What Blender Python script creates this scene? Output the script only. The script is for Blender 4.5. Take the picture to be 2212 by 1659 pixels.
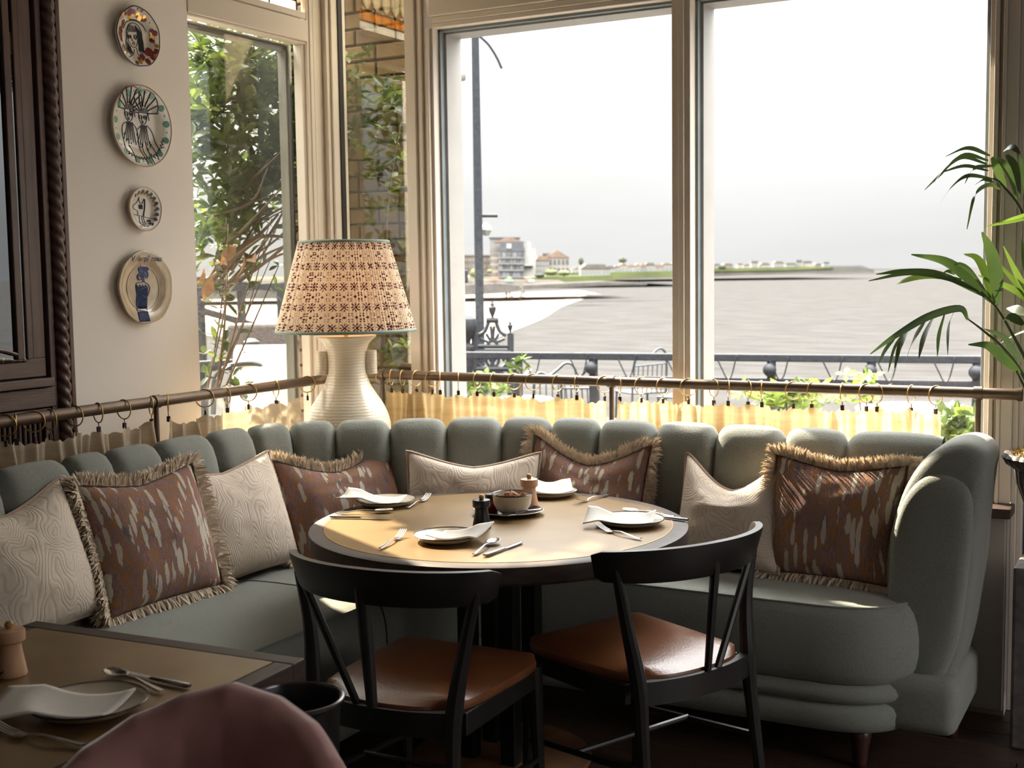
import bpy, bmesh, math, random
from mathutils import Vector, Matrix, noise
for o in list(bpy.data.objects): bpy.data.objects.remove(o)
scene = bpy.context.scene
COL = scene.collection
PI = math.pi
random.seed(7)

# ---------------------------------------------------------------- camera
F_PX, CX, CY = 2700.0, 1106.0, 829.5
YAW, PITCH, ROLL, EYE = math.radians(28.5), math.radians(-5.05), math.radians(0.8), 1.56
_fw0 = Vector((-math.sin(YAW), math.cos(YAW), 0)); _rt0 = Vector((math.cos(YAW), math.sin(YAW), 0)); _up0 = Vector((0, 0, 1))
FW = _fw0 * math.cos(PITCH) + _up0 * math.sin(PITCH)
_up = -_fw0 * math.sin(PITCH) + _up0 * math.cos(PITCH)
RT = _rt0 * math.cos(ROLL) - _up * math.sin(ROLL)
UP = _up * math.cos(ROLL) + _rt0 * math.sin(ROLL)
EYEP = Vector((0, 0, EYE))
cam_data = bpy.data.cameras.new('camera')
cam = bpy.data.objects.new('camera', cam_data); COL.objects.link(cam)
cam.matrix_world = Matrix(((RT.x, UP.x, -FW.x, 0), (RT.y, UP.y, -FW.y, 0), (RT.z, UP.z, -FW.z, EYE), (0, 0, 0, 1)))
cam_data.sensor_width = 36.0
cam_data.lens = 36.0 * F_PX / 2212.0
cam_data.clip_start = 0.05; cam_data.clip_end = 60000
cam_data.dof.use_dof = True; cam_data.dof.focus_distance = 3.8; cam_data.dof.aperture_fstop = 5.6
scene.camera = cam
def ray(u, v): return FW + RT * ((u - CX) / F_PX) - UP * ((v - CY) / F_PX)
def at_d(u, v, d): return EYEP + ray(u, v) * d
def at_z(u, v, z): r = ray(u, v); return EYEP + r * ((z - EYE) / r.z)
def at_y(u, v, y): r = ray(u, v); return EYEP + r * (y / r.y)
def at_x(u, v, x): r = ray(u, v); return EYEP + r * (x / r.x)

# ---------------------------------------------------------------- world, sun, exposure
vs = scene.view_settings
vs.view_transform = 'Standard'; vs.look = 'None'; vs.gamma = 1.0; vs.use_curve_mapping = False
vs.exposure = 1.0
SKY_H, SKY_GAIN = 0.50, 20.5          # horizon radiance, extra radiance at the zenith (raised overhead to fill the room)
w = bpy.data.worlds.new('sky'); scene.world = w; w.use_nodes = True
nt = w.node_tree; nt.nodes.clear()
wo = nt.nodes.new('ShaderNodeOutputWorld'); bg = nt.nodes.new('ShaderNodeBackground')
tc = nt.nodes.new('ShaderNodeTexCoord'); sx = nt.nodes.new('ShaderNodeSeparateXYZ')
mx = nt.nodes.new('ShaderNodeMath'); mx.operation = 'MAXIMUM'; mx.inputs[1].default_value = 0.0
pw_ = nt.nodes.new('ShaderNodeMath'); pw_.operation = 'POWER'; pw_.inputs[1].default_value = 2.0
ma = nt.nodes.new('ShaderNodeMath'); ma.operation = 'MULTIPLY_ADD'; ma.inputs[1].default_value = SKY_GAIN; ma.inputs[2].default_value = SKY_H
mp = nt.nodes.new('ShaderNodeMapping'); mp.inputs['Scale'].default_value = (1.2, 1.2, 7)
nz = nt.nodes.new('ShaderNodeTexNoise'); nz.inputs['Scale'].default_value = 2.2; nz.inputs['Detail'].default_value = 5; nz.inputs['Roughness'].default_value = 0.55
cr = nt.nodes.new('ShaderNodeValToRGB'); cr.color_ramp.elements[0].position = 0.38; cr.color_ramp.elements[1].position = 0.66
cr.color_ramp.elements[0].color = (0.875, 0.855, 0.838, 1); cr.color_ramp.elements[1].color = (0.945, 0.928, 0.912, 1)
L = nt.links.new
L(tc.outputs['Generated'], sx.inputs[0]); L(sx.outputs['Z'], mx.inputs[0]); L(mx.outputs[0], pw_.inputs[0]); L(pw_.outputs[0], ma.inputs[0])
L(tc.outputs['Generated'], mp.inputs[0]); L(mp.outputs[0], nz.inputs['Vector']); L(nz.outputs['Fac'], cr.inputs[0])
L(cr.outputs[0], bg.inputs['Color']); L(ma.outputs[0], bg.inputs['Strength']); L(bg.outputs[0], wo.inputs[0])
SUN_DIR = Vector((-1.0, 0.56, 0.86)).normalized()      # towards the sun
sl = bpy.data.lights.new('sun', 'SUN'); sl.energy = 15.0; sl.angle = math.radians(0.9); sl.color = (1.0, 0.86, 0.66)
so = bpy.data.objects.new('sun', sl); COL.objects.link(so); so.rotation_euler = SUN_DIR.to_track_quat('Z', 'Y').to_euler()
so.location = (-20, 8, 20)

# ---------------------------------------------------------------- helpers
def prop(o, label=None, cat=None, group=None, kind=None):
    if label: o['label'] = label
    if cat: o['category'] = cat
    if group: o['group'] = group
    if kind: o['kind'] = kind
    return o
def thing(name, label, cat, loc=(0, 0, 0), rz=0.0, group=None, kind=None):
    o = bpy.data.objects.new(name, None); COL.objects.link(o)
    o.empty_display_size = 0.05; o.location = loc; o.rotation_euler = (0, 0, rz)
    return prop(o, label, cat, group, kind)
def attach(o, parent, world=True):
    if parent is None: return o
    o.parent = parent
    if world:
        chain = Matrix.Identity(4); p = parent; stack = []
        while p: stack.append(p); p = p.parent
        for q in reversed(stack):
            chain = chain @ q.matrix_parent_inverse @ Matrix.LocRotScale(q.location, q.rotation_euler, q.scale)
        o.matrix_parent_inverse = chain.inverted()
    return o
class MB:
    """collects geometry; build() makes one mesh object"""
    def __init__(s): s.v = []; s.f = []; s.uv = None
    def add(s, vs, fs):
        b = len(s.v); s.v += [tuple(p) for p in vs]; s.f += [tuple(i + b for i in f) for f in fs]; return s
    def box(s, x0, x1, y0, y1, z0, z1):
        return s.add([(x0,y0,z0),(x1,y0,z0),(x1,y1,z0),(x0,y1,z0),(x0,y0,z1),(x1,y0,z1),(x1,y1,z1),(x0,y1,z1)],
                     [(0,3,2,1),(4,5,6,7),(0,1,5,4),(1,2,6,5),(2,3,7,6),(3,0,4,7)])
    def obox(s, c, ax, ay, az, hx, hy, hz):
        c = Vector(c); vs = []
        for sz in (-1, 1):
            for a, b in ((-1,-1),(1,-1),(1,1),(-1,1)): vs.append(c + ax*hx*a + ay*hy*b + az*hz*sz)
        return s.add(vs, [(0,3,2,1),(4,5,6,7),(0,1,5,4),(1,2,6,5),(2,3,7,6),(3,0,4,7)])
    def bar(s, a, b, wd, ht, up=(0,0,1)):
        a = Vector(a); b = Vector(b); d = (b - a); L_ = d.length; d.normalize(); up = Vector(up)
        sd = d.cross(up)
        if sd.length < 1e-4: sd = d.cross(Vector((1,0,0)))
        sd.normalize(); u2 = sd.cross(d)
        return s.obox((a + b) / 2, d, sd, u2, L_ / 2, wd / 2, ht / 2)
    def tube(s, pts, r, n=8, cap=True, closed=False, flat=1.0):
        pts = [Vector(p) for p in pts]; m = len(pts)
        rs = r if isinstance(r, (list, tuple)) else [r] * m
        rings = []; prev = None
        for i, p in enumerate(pts):
            if closed: t = pts[(i+1) % m] - pts[i-1]
            else: t = pts[min(i+1, m-1)] - pts[max(i-1, 0)]
            if t.length < 1e-9: t = Vector((0,0,1))
            t.normalize()
            if prev is None:
                a = t.orthogonal().normalized()
            else:
                a = prev - t * prev.dot(t)
                if a.length < 1e-6: a = t.orthogonal()
                a.normalize()
            prev = a; b = t.cross(a)
            rings.append([p + (a * math.cos(2*PI*k/n) + b * math.sin(2*PI*k/n) * flat) * rs[i] for k in range(n)])
        vs = [q for rg in rings for q in rg]; fs = []
        for i in range(m if closed else m - 1):
            i2 = (i + 1) % m
            for k in range(n):
                k2 = (k + 1) % n
                fs.append((i*n+k, i*n+k2, i2*n+k2, i2*n+k))
        if cap and not closed:
            fs.append(tuple(range(n-1, -1, -1))); fs.append(tuple((m-1)*n + k for k in range(n)))
        return s.add(vs, fs)
    def lathe(s, prof, n=24, c=(0,0,0), sx=1.0, sy=1.0, fn=None, ring=False):
        """prof: list of (r, z)"""
        vs = []; fs = []; m = len(prof)
        for r, z in prof:
            for k in range(n):
                a = 2*PI*k/n; rr = r if fn is None else fn(r, z, a)
                vs.append((c[0] + rr*math.cos(a)*sx, c[1] + rr*math.sin(a)*sy, c[2] + z))
        for i in range(m-1):
            for k in range(n):
                k2 = (k+1) % n
                fs.append((i*n+k, i*n+k2, (i+1)*n+k2, (i+1)*n+k))
        if ring:
            for k in range(n): fs.append(((m-1)*n+k, (m-1)*n+(k+1) % n, (k+1) % n, k))
            return s.add(vs, fs)
        if prof[0][0] > 1e-6: fs.append(tuple(range(n-1, -1, -1)))
        if prof[-1][0] > 1e-6: fs.append(tuple((m-1)*n + k for k in range(n)))
        return s.add(vs, fs)
    def grid(s, P):
        """P: 2-D list of points"""
        a = len(P); b = len(P[0]); vs = [q for row in P for q in row]; fs = []
        for i in range(a-1):
            for j in range(b-1): fs.append((i*b+j, (i+1)*b+j, (i+1)*b+j+1, i*b+j+1))
        return s.add(vs, fs)
    def prism(s, poly, a, b):
        """polygon points (3-D, in order) extruded from offset a to offset b (vectors)"""
        n = len(poly); a = Vector(a); b = Vector(b)
        vs = [Vector(p) + a for p in poly] + [Vector(p) + b for p in poly]
        fs = [tuple(range(n-1, -1, -1)), tuple(range(n, 2*n))]
        for i in range(n): j = (i+1) % n; fs.append((i, j, n+j, n+i))
        return s.add(vs, fs)
    def mesh(s, name, smooth=True, bevel=0.0, seg=2, fix=True):
        me = bpy.data.meshes.new(name); me.from_pydata(s.v, [], s.f)
        if bevel or fix:
            bm = bmesh.new(); bm.from_mesh(me)
            if bevel:
                es = [e for e in bm.edges if len(e.link_faces) == 2 and e.calc_face_angle(0) > 0.6]
                bmesh.ops.bevel(bm, geom=es, offset=bevel, segments=seg, profile=0.5, affect='EDGES', clamp_overlap=True)
            if fix: bmesh.ops.recalc_face_normals(bm, faces=bm.faces)
            bm.to_mesh(me); bm.free()
        if smooth and len(me.polygons): me.polygons.foreach_set('use_smooth', [True]*len(me.polygons))
        return me
    def build(s, name, mat, parent=None, smooth=True, bevel=0.0, seg=2, world=True, sharp=0.6, fix=True):
        me = s.mesh(name, smooth, bevel, seg, fix)
        if mat: me.materials.append(mat)
        if smooth and sharp:
            try: me.set_sharp_from_angle(angle=sharp)
            except Exception: pass
        o = bpy.data.objects.new(name, me); COL.objects.link(o)
        return attach(o, parent, world)
def place(me, name, mat, parent=None, M=None, world=False):
    o = bpy.data.objects.new(name, me); COL.objects.link(o)
    if mat and not me.materials: me.materials.append(mat)
    if M is not None: o.matrix_basis = M
    return attach(o, parent, world)
def copy_thing(root, loc, rz=0.0, label=None, group=None, rot=None):
    r = root.copy(); COL.objects.link(r); r.location = loc; r.rotation_euler = rot if rot else (0, 0, rz)
    if label: r['label'] = label
    if group: r['group'] = group
    for ch in root.children:
        c = ch.copy(); COL.objects.link(c); c.parent = r
        for g in ch.children:
            d = g.copy(); COL.objects.link(d); d.parent = c
    return r
def struct(o, label=None, cat=None): return prop(o, label, cat, kind='structure')
def spline(pts, n=8, closed=False):
    pts = [Vector(p) for p in pts]; out = []; m = len(pts)
    rng = range(m if closed else m-1)
    for i in rng:
        p1 = pts[i]; p2 = pts[(i+1) % m]
        p0 = pts[i-1] if (i > 0 or closed) else p1 * 2 - p2
        p3 = pts[(i+2) % m] if (i+2 < m or closed) else p2 * 2 - p1
        for k in range(n):
            t = k / n
            out.append(0.5 * ((2*p1) + (p2-p0)*t + (2*p0-5*p1+4*p2-p3)*t*t + (-p0+3*p1-3*p2+p3)*t*t*t))
    if not closed: out.append(pts[-1])
    return out
def lerp(a, b, t): return a + (b - a) * t

# ---------------------------------------------------------------- materials
MATS = {}
def nodes(name):
    m = bpy.data.materials.new(name); m.use_nodes = True; t = m.node_tree
    return m, t, t.nodes['Principled BSDF'], t.nodes['Material Output']
def mk(name, col, rough=0.5, metal=0.0, var=0.12, scale=8.0, bump=0.0, bscale=60.0, spec=0.5, sheen=0.0, coat=0.0, stretch=(1,1,1), col2=None, detail=4.0, trans=0.0, rvar=0.0):
    """procedural principled material: noise-varied colour, optional noise bump"""
    m, t, p, out = nodes(name); N = t.nodes.new; Lk = t.links.new
    c = N('ShaderNodeTexCoord'); mpn = N('ShaderNodeMapping'); mpn.inputs['Scale'].default_value = stretch
    n1 = N('ShaderNodeTexNoise'); n1.inputs['Scale'].default_value = scale; n1.inputs['Detail'].default_value = detail
    r = N('ShaderNodeValToRGB'); e = r.color_ramp.elements; e[0].position = 0.3; e[1].position = 0.7
    c2 = col2 if col2 else tuple(min(1, x * (1 + var)) for x in col); c1 = col if col2 else tuple(x * (1 - var) for x in col)
    e[0].color = (*c1, 1); e[1].color = (*c2, 1)
    Lk(c.outputs['Object'], mpn.inputs[0]); Lk(mpn.outputs[0], n1.inputs['Vector']); Lk(n1.outputs['Fac'], r.inputs[0]); Lk(r.outputs[0], p.inputs['Base Color'])
    p.inputs['Roughness'].default_value = rough; p.inputs['Metallic'].default_value = metal
    p.inputs['Specular IOR Level'].default_value = spec
    if sheen: p.inputs['Sheen Weight'].default_value = sheen; p.inputs['Sheen Roughness'].default_value = 0.4
    if coat: p.inputs['Coat Weight'].default_value = coat; p.inputs['Coat Roughness'].default_value = 0.15
    if rvar:
        mr = N('ShaderNodeMapRange'); mr.inputs['To Min'].default_value = rough - rvar; mr.inputs['To Max'].default_value = rough + rvar
        Lk(n1.outputs['Fac'], mr.inputs['Value']); Lk(mr.outputs[0], p.inputs['Roughness'])
    if bump:
        n2 = N('ShaderNodeTexNoise'); n2.inputs['Scale'].default_value = bscale; n2.inputs['Detail'].default_value = 3
        b = N('ShaderNodeBump'); b.inputs['Strength'].default_value = bump; b.inputs['Distance'].default_value = 0.01
        Lk(mpn.outputs[0], n2.inputs['Vector']); Lk(n2.outputs['Fac'], b.inputs['Height']); Lk(b.outputs[0], p.inputs['Normal'])
    if trans:
        tr = N('ShaderNodeBsdfTranslucent'); mxs = N('ShaderNodeMixShader'); mxs.inputs[0].default_value = trans
        Lk(r.outputs[0], tr.inputs['Color']); Lk(p.outputs[0], mxs.inputs[1]); Lk(tr.outputs[0], mxs.inputs[2]); Lk(mxs.outputs[0], out.inputs[0])
    MATS[name] = m
    return m
def mk_glass(name, tint=(1,1,1), refl=0.06, rough=0.0, dark=0.0, edge=1.0):
    """thin architectural pane: transparent with a Fresnel-like mirror part, light passes through"""
    m = bpy.data.materials.new(name); m.use_nodes = True; t = m.node_tree; t.nodes.clear(); N = t.nodes.new; Lk = t.links.new
    out = N('ShaderNodeOutputMaterial'); tr = N('ShaderNodeBsdfTransparent'); tr.inputs['Color'].default_value = (*tint, 1)
    gl = N('ShaderNodeBsdfGlossy'); gl.inputs['Roughness'].default_value = rough; gl.inputs['Color'].default_value = (0.95, 0.97, 1, 1)
    lw = N('ShaderNodeLayerWeight'); lw.inputs['Blend'].default_value = 0.25
    ml = N('ShaderNodeMath'); ml.operation = 'MULTIPLY_ADD'; ml.inputs[1].default_value = edge * (1 - refl) * 0.8; ml.inputs[2].default_value = refl; ml.use_clamp = True
    pw = N('ShaderNodeMath'); pw.operation = 'POWER'; pw.inputs[1].default_value = 3.0
    mxs = N('ShaderNodeMixShader')
    Lk(lw.outputs['Facing'], pw.inputs[0]); Lk(pw.outputs[0], ml.inputs[0]); Lk(ml.outputs[0], mxs.inputs[0])
    Lk(tr.outputs[0], mxs.inputs[1]); Lk(gl.outputs[0], mxs.inputs[2]); Lk(mxs.outputs[0], out.inputs[0])
    MATS[name] = m
    return m
M_white = mk('cream_paint', (0.66, 0.595, 0.515), 0.45, var=0.03, scale=3, bump=0.02, bscale=12)
M_wall = mk('wall_paint', (0.84, 0.795, 0.74), 0.7, var=0.02, scale=2, bump=0.03, bscale=90)
M_dado = mk('shaded_dado_paint', (0.33, 0.30, 0.27), 0.5, var=0.04, scale=4)  # dark tone of the shadow under the windows, put into the paint
M_ceil = mk('ceiling_paint', (0.32, 0.28, 0.24), 0.8, var=0.03)
M_wall_dark = mk('dark_wall_paint', (0.10, 0.085, 0.075), 0.7, var=0.05)
M_darkwood = mk('dark_oak', (0.10, 0.062, 0.054), 0.42, var=0.3, scale=5, stretch=(9, 9, 0.9), bump=0.12, bscale=30, col2=(0.155, 0.098, 0.083))
M_darkwood_h = mk('dark_oak_across', (0.10, 0.06, 0.05), 0.42, scale=5, stretch=(0.9, 0.9, 12), bump=0.12, bscale=30, col2=(0.16, 0.10, 0.082))
M_rope = mk('carved_wood', (0.10, 0.056, 0.045), 0.38, var=0.25, scale=10)
M_sill = mk('sill_wood', (0.05, 0.028, 0.022), 0.4, var=0.2, scale=6, stretch=(1, 8, 8))
M_floor = mk('floor_wood', (0.03, 0.018, 0.012), 0.5, scale=4, stretch=(1, 10, 1), col2=(0.06, 0.034, 0.02), bump=0.06)
M_glass = mk_glass('window_glass', (0.97, 0.98, 0.98), 0.015, edge=0.5)
M_glass_side = mk_glass('side_window_glass', (0.93, 0.93, 0.9), 0.04)
M_glass_narrow = mk_glass('reflective_glass', (0.85, 0.83, 0.75), 0.09, edge=.2)
M_glass_dark = mk_glass('dark_pane', (0.05, 0.06, 0.07), 0.20)
M_bronze = mk('bronze_rail', (0.13, 0.09, 0.062), 0.45, metal=0.6, var=0.15, scale=20)
M_brass = mk('brass', (0.55, 0.36, 0.13), 0.3, metal=0.9, var=0.1)
M_black = mk('black_wood', (0.014, 0.012, 0.012), 0.38, var=0.2, scale=12, stretch=(1,1,1), spec=0.5)
M_blackmetal = mk('black_metal', (0.012, 0.012, 0.013), 0.35, metal=0.3)
M_steel = mk('steel', (0.36, 0.35, 0.34), 0.25, metal=1.0, var=0.05)
M_walnut = mk('walnut_edge', (0.04, 0.026, 0.02), 0.5, scale=6, stretch=(3, 3, 12), col2=(0.07, 0.045, 0.034), spec=.35)
# ================================================================= room shell
XL, YB, ZC = -3.41, 4.58, 3.20
XR, YF = 3.4, -3.6
o = struct(MB().box(XL-.3, XR+.3, YF-.3, 4.86, -.30, -.022).build('floor', M_floor, smooth=False), 'dark wooden floor of the dining room', 'floor')
floor_o = o
# floor boards seen under and around the table (real planks, joints recessed)
pl = MB().box(-1.1, 1.1, -.058, .058, -.03, 0).mesh('plank', smooth=False, bevel=.002, seg=1)
pl.materials.append(M_floor)
random.seed(3)
for i in range(36):
    y = 0.72 + i * .119
    x = -3.3 + (i * .77) % 2.2
    for k in (-1, 0, 1):
        if -4.6 < x + k*2.204 < 1.2:
            place(pl, 'plank', None, floor_o, Matrix.Translation((x + k*2.204, y, random.uniform(-.0015, 0))))
struct(MB().box(XL-.3, XR+.3, YF-.3, 4.86, ZC, ZC+.2).build('ceiling', M_ceil, smooth=False), 'plain ceiling', 'ceiling')
m = MB(); m.box(XR, XR+.3, YF-.3, 4.86, 0, .8).box(XR, XR+.3, YF-.3, 4.86, 3.0, ZC)  # unseen wall; its opening is added to bring in fill light
for a, b in ((YF-.3, 1.3), (3.95, 4.86)): m.box(XR, XR+.3, a, b, .8, 3.0)
struct(m.build('wall_right', M_wall_dark, smooth=False), 'wall at the far side of the room with an opening added for fill light', 'wall')
# wall behind the viewer, with one opening added to let fill light in
m = MB()
m.box(XL-.3, XR, YF-.3, YF, 0, .9).box(XL-.3, XR, YF-.3, YF, 2.5, ZC)
m.box(XL-.3, 1.5, YF-.3, YF, .9, 2.5).box(2.3, XR, YF-.3, YF, .9, 2.5)
struct(m.build('wall_front', M_wall_dark, smooth=False), 'wall behind the viewer with one opening added for fill light', 'wall')
# left wall: solid dado + plaster panel that carries the wall plates + the rest towards the camera
m = MB()
m.box(XL-.26, XL, 3.046, 3.715, 0, ZC)              # plaster pier with the plates
m.box(XL-.26, XL, 3.715, 4.86, 0, .78)              # below the side window
m.box(XL-.26, XL, 3.715, 4.86, 3.12, ZC)
m.box(XL-.26, XL, YF, 1.2, 0, ZC)
m.box(XL-.26, XL, 1.2, 3.046, 2.9, ZC)
m.box(XL-.26, XL-.10, 1.2, 3.046, 0, 1.10)
struct(m.build('wall_left', M_wall, smooth=False), 'cream plaster wall with four hanging plates', 'wall')
# back wall: dado under the windows
m = MB()
m.box(XL, -.53, 4.53, 4.84, 0, .705)
m.box(XL, -.53, 4.62, 4.86, 3.12, ZC)
bw = struct(m.build('wall_back', M_dado, smooth=False), 'panelled dado under the windows, its shade put into the colour', 'wall')
for a, b in ((-1.25, -.645), (-.637, -.5345)):
    MB().box(a, b, 4.518, 4.532, .02, .70).build('panel', M_dado, bw, smooth=False, bevel=.003)
m = MB().box(.75, XR, 4.58, 4.86, 0, ZC)
struct(m.build('wall_back_far', M_wall, smooth=False), 'wall to the right of the glazed door', 'wall')
sl_ = MB().box(XL+.02, -.515, 4.475, 4.60, .705, .740).build('window_sill', M_sill, None, smooth=False, bevel=.004)
struct(sl_, 'dark wooden window sill on top of the dado', 'sill')
# corner shelf behind the banquette that carries the lamp
m = MB().prism([(XL, 4.53, 0), (XL, 3.75, 0), (-3.20, 3.75, 0), (-2.55, 4.42, 0), (-2.55, 4.53, 0)], (0, 0, .70), (0, 0, .74))
struct(m.build('corner_shelf', M_sill, smooth=False, bevel=.004), 'dark wooden corner shelf under the table lamp', 'shelf')

def member(parent, name, boxes, mat=None, bevel=.003):
    m = MB()
    for b in boxes: m.box(*b)
    return m.build(name, mat or M_white, parent, smooth=False, bevel=bevel, seg=2)
Z0, Z1 = .74, 2.60
# ---- back window: big two-light window
W1 = struct(thing('window_1', None, None), 'large painted two-light window looking over the bay', 'window')
member(W1, 'jamb', [(-2.985, -2.935, 4.575, 4.80, Z0, 3.12), (-2.935, -2.915, 4.588, 4.80, Z0, 3.12), (-2.915, -2.903, 4.578, 4.80, Z0, 3.12), (-2.903, -2.885, 4.592, 4.80, Z0, 3.12),
                    (-2.885, -2.872, 4.583, 4.80, Z0, Z1), (-2.872, -2.858, 4.60, 4.80, Z0, Z1)])
member(W1, 'jamb', [(-.625, -.607, 4.60, 4.80, Z0, Z1), (-.607, -.592, 4.575, 4.80, Z0, 3.12), (-.592, -.58, 4.592, 4.80, Z0, 3.12), (-.58, -.568, 4.57, 4.80, Z0, 3.12), (-.568, -.53, 4.58, 4.80, Z0, 3.12)])
member(W1, 'mullion', [(-1.775, -1.745, 4.585, 4.78, Z0, Z1), (-1.745, -1.722, 4.572, 4.78, Z0, 3.12), (-1.722, -1.70, 4.585, 4.78, Z0, Z1)])
member(W1, 'transom', [(-2.86, -.62, 4.575, 4.80, Z1+.045, Z1+.13), (-2.86, -.62, 4.59, 4.80, Z1+.02, Z1+.045), (-2.86, -.62, 4.60, 4.80, Z1, Z1+.02)])
member(W1, 'bottom_rail', [(-2.86, -1.775, 4.59, 4.80, Z0-.03, Z0+.05), (-1.70, -.62, 4.59, 4.80, Z0-.03, Z0+.05)])
M_outer = mk('outer_paint', (0.30, 0.285, 0.265), 0.5, var=.05)
M_gasket = mk('glazing_strip', (0.20, 0.23, 0.24), 0.4)
for x0, x1 in ((-2.858, -1.775), (-1.70, -.625)):
    m = MB(); m.box(x0, x0+.010, 4.645, 4.675, Z0+.05, Z1).box(x1-.010, x1, 4.645, 4.675, Z0+.05, Z1).box(x0, x1, 4.645, 4.675, Z1-.010, Z1).box(x0, x1, 4.645, 4.675, Z0+.05, Z0+.06)
    m.build('glazing_strip', M_gasket, W1, smooth=False)
    MB().box(x0+.008, x1-.008, 4.658, 4.662, Z0+.055, Z1-.008).build('pane', M_glass, W1, smooth=False)
    m = MB(); m.box(x0, x0+.022, 4.675, 4.80, Z0+.05, Z1).box(x1-.022, x1, 4.675, 4.80, Z0+.05, Z1).box(x0, x1, 4.675, 4.80, Z1-.018, Z1)
    m.build('outer_frame', M_outer, W1, smooth=False, bevel=.002)

# ---- leaded top lights
M_lead = mk('lead_came', (0.03, 0.027, 0.025), 0.5, metal=0.4)
def mk_stained(name, col, tr=0.75):
    m, t, p, out = nodes(name); N = t.nodes.new; Lk = t.links.new
    n = N('ShaderNodeTexNoise'); n.inputs['Scale'].default_value = 30; n.inputs['Detail'].default_value = 4
    r = N('ShaderNodeValToRGB'); r.color_ramp.elements[0].color = (*[c*.7 for c in col], 1); r.color_ramp.elements[1].color = (*[min(1, c*1.15) for c in col], 1)
    tl = N('ShaderNodeBsdfTranslucent'); tp = N('ShaderNodeBsdfTransparent'); a = N('ShaderNodeMixShader'); b = N('ShaderNodeMixShader')
    c = N('ShaderNodeTexCoord'); Lk(c.outputs['Object'], n.inputs['Vector']); Lk(n.outputs['Fac'], r.inputs[0])
    for x in (tl.inputs['Color'], tp.inputs['Color'], p.inputs['Base Color']): Lk(r.outputs[0], x)
    p.inputs['Roughness'].default_value = 0.15; a.inputs[0].default_value = 0.35; b.inputs[0].default_value = 1 - tr
    Lk(tl.outputs[0], a.inputs[1]); Lk(tp.outputs[0], a.inputs[2]); Lk(a.outputs[0], b.inputs[1]); Lk(p.outputs[0], b.inputs[2]); Lk(b.outputs[0], out.inputs[0])
    return m
M_st_clear = mk_stained('frosted_glass', (0.85, 0.83, 0.76)); M_st_amber = mk_stained('amber_glass', (0.80, 0.42, 0.05)); M_st_cream = mk_stained('cream_glass', (0.80, 0.74, 0.58))
def toplight(parent, P, u0, u1, z0, z1, nrm):
    """P(u, off, z) -> world; rows of clear oblongs, amber bricks and tall arched lights"""
    lead = MB(); n = max(3, round((u1-u0)/.085)); hb, ha = .055, .05
    def piece(poly, mat):
        m = MB(); m.prism([P(u, 0, z) for u, z in poly], nrm * -.002, nrm * .002); m.build('glass_piece', mat, parent, smooth=False)
        for i in range(len(poly)):
            a = poly[i]; b = poly[(i+1) % len(poly)]
            lead.bar(P(a[0], 0, a[1]), P(b[0], 0, b[1]), .007, .007)
    k = max(2, n // 2)
    for i in range(k):
        a, b = lerp(u0, u1, i/k), lerp(u0, u1, (i+1)/k)
        piece([(a, z0), (b, z0), (b, z0+hb), (a, z0+hb)], M_st_clear)
    for i in range(n):
        a, b = lerp(u0, u1, i/n), lerp(u0, u1, (i+1)/n)
        piece([(a, z0+hb), (b, z0+hb), (b, z0+hb+ha), (a, z0+hb+ha)], M_st_amber)
        zb = z0+hb+ha; c = (a+b)/2
        piece([(a, zb+.05), (a+.02, zb+.018), (c, zb), (b-.02, zb+.018), (b, zb+.05), (b, z1), (a, z1)], M_st_cream)
        piece([(a, zb), (c, zb), (a+.02, zb+.018), (a, zb+.05)], M_st_amber)
    lead.build('lead', M_lead, parent, smooth=False)
for x0, x1 in ((-2.86, -1.76), (-1.71, -.625)):
    toplight(W1, lambda u, q, z: Vector((u, 4.66, z)), x0, x1, Z1+.13, 3.12, Vector((0, 1, 0)))

# ---- narrow return light beside the corner (reflective, brick pier right behind it)
W2 = struct(thing('window_2', None, None), 'narrow return window next to the corner post, brick behind it', 'window')
member(W2, 'corner_post', [(-3.41, -3.385, 4.56, 4.69, .74, 3.12), (-3.452, -3.41, 4.50, 4.69, .74, 3.12), (-3.385, -3.374, 4.585, 4.69, .74, 3.12)])
MB().box(-3.374, -2.985, 4.656, 4.662, .74, 3.12).build('pane', M_glass_narrow, W2, smooth=False)
MB().box(-3.374, -3.368, 4.63, 4.66, .74, 3.12).build('glazing_strip', M_lead, W2, smooth=False)
# ---- side window in the left wall
W3 = struct(thing('window_3', None, None), 'side window filled with green foliage, leaded light above it', 'window')
member(W3, 'jamb', [(-3.43, XL, 4.455, 4.50, .78, 3.12), (-3.45, -3.405, 4.47, 4.488, .78, 3.12), (-3.47, -3.425, 4.435, 4.46, .78, 2.565)])
member(W3, 'transom', [(-3.47, -3.405, 3.715, 4.455, 2.575, 2.665), (-3.47, -3.415, 3.715, 4.455, 2.565, 2.575), (-3.47, -3.412, 3.715, 4.455, 2.672, 2.70)])
member(W3, 'sill', [(-3.60, -3.40, 3.715, 4.455, .74, .79)])
M_outframe = mk('weathered_frame', (0.15, 0.145, 0.12), 0.6, var=0.15)
member(W3, 'outer_frame', [(-3.545, -3.50, 4.418, 4.455, .79, 2.565), (-3.545, -3.50, 3.715, 4.455, 2.54, 2.565)], M_outframe)
MB().box(-3.50, -3.485, 4.425, 4.437, .79, 2.565).box(-3.50, -3.485, 3.715, 4.437, 2.556, 2.566).build('glazing_strip', M_lead, W3, smooth=False)
MB().box(-3.484, -3.480, 3.715, 4.435, .79, 2.565).build('pane', M_glass_side, W3, smooth=False)
toplight(W3, lambda u, q, z: Vector((-3.46, u, z)), 3.72, 4.45, 2.70, 3.12, Vector((1, 0, 0)))

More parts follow.
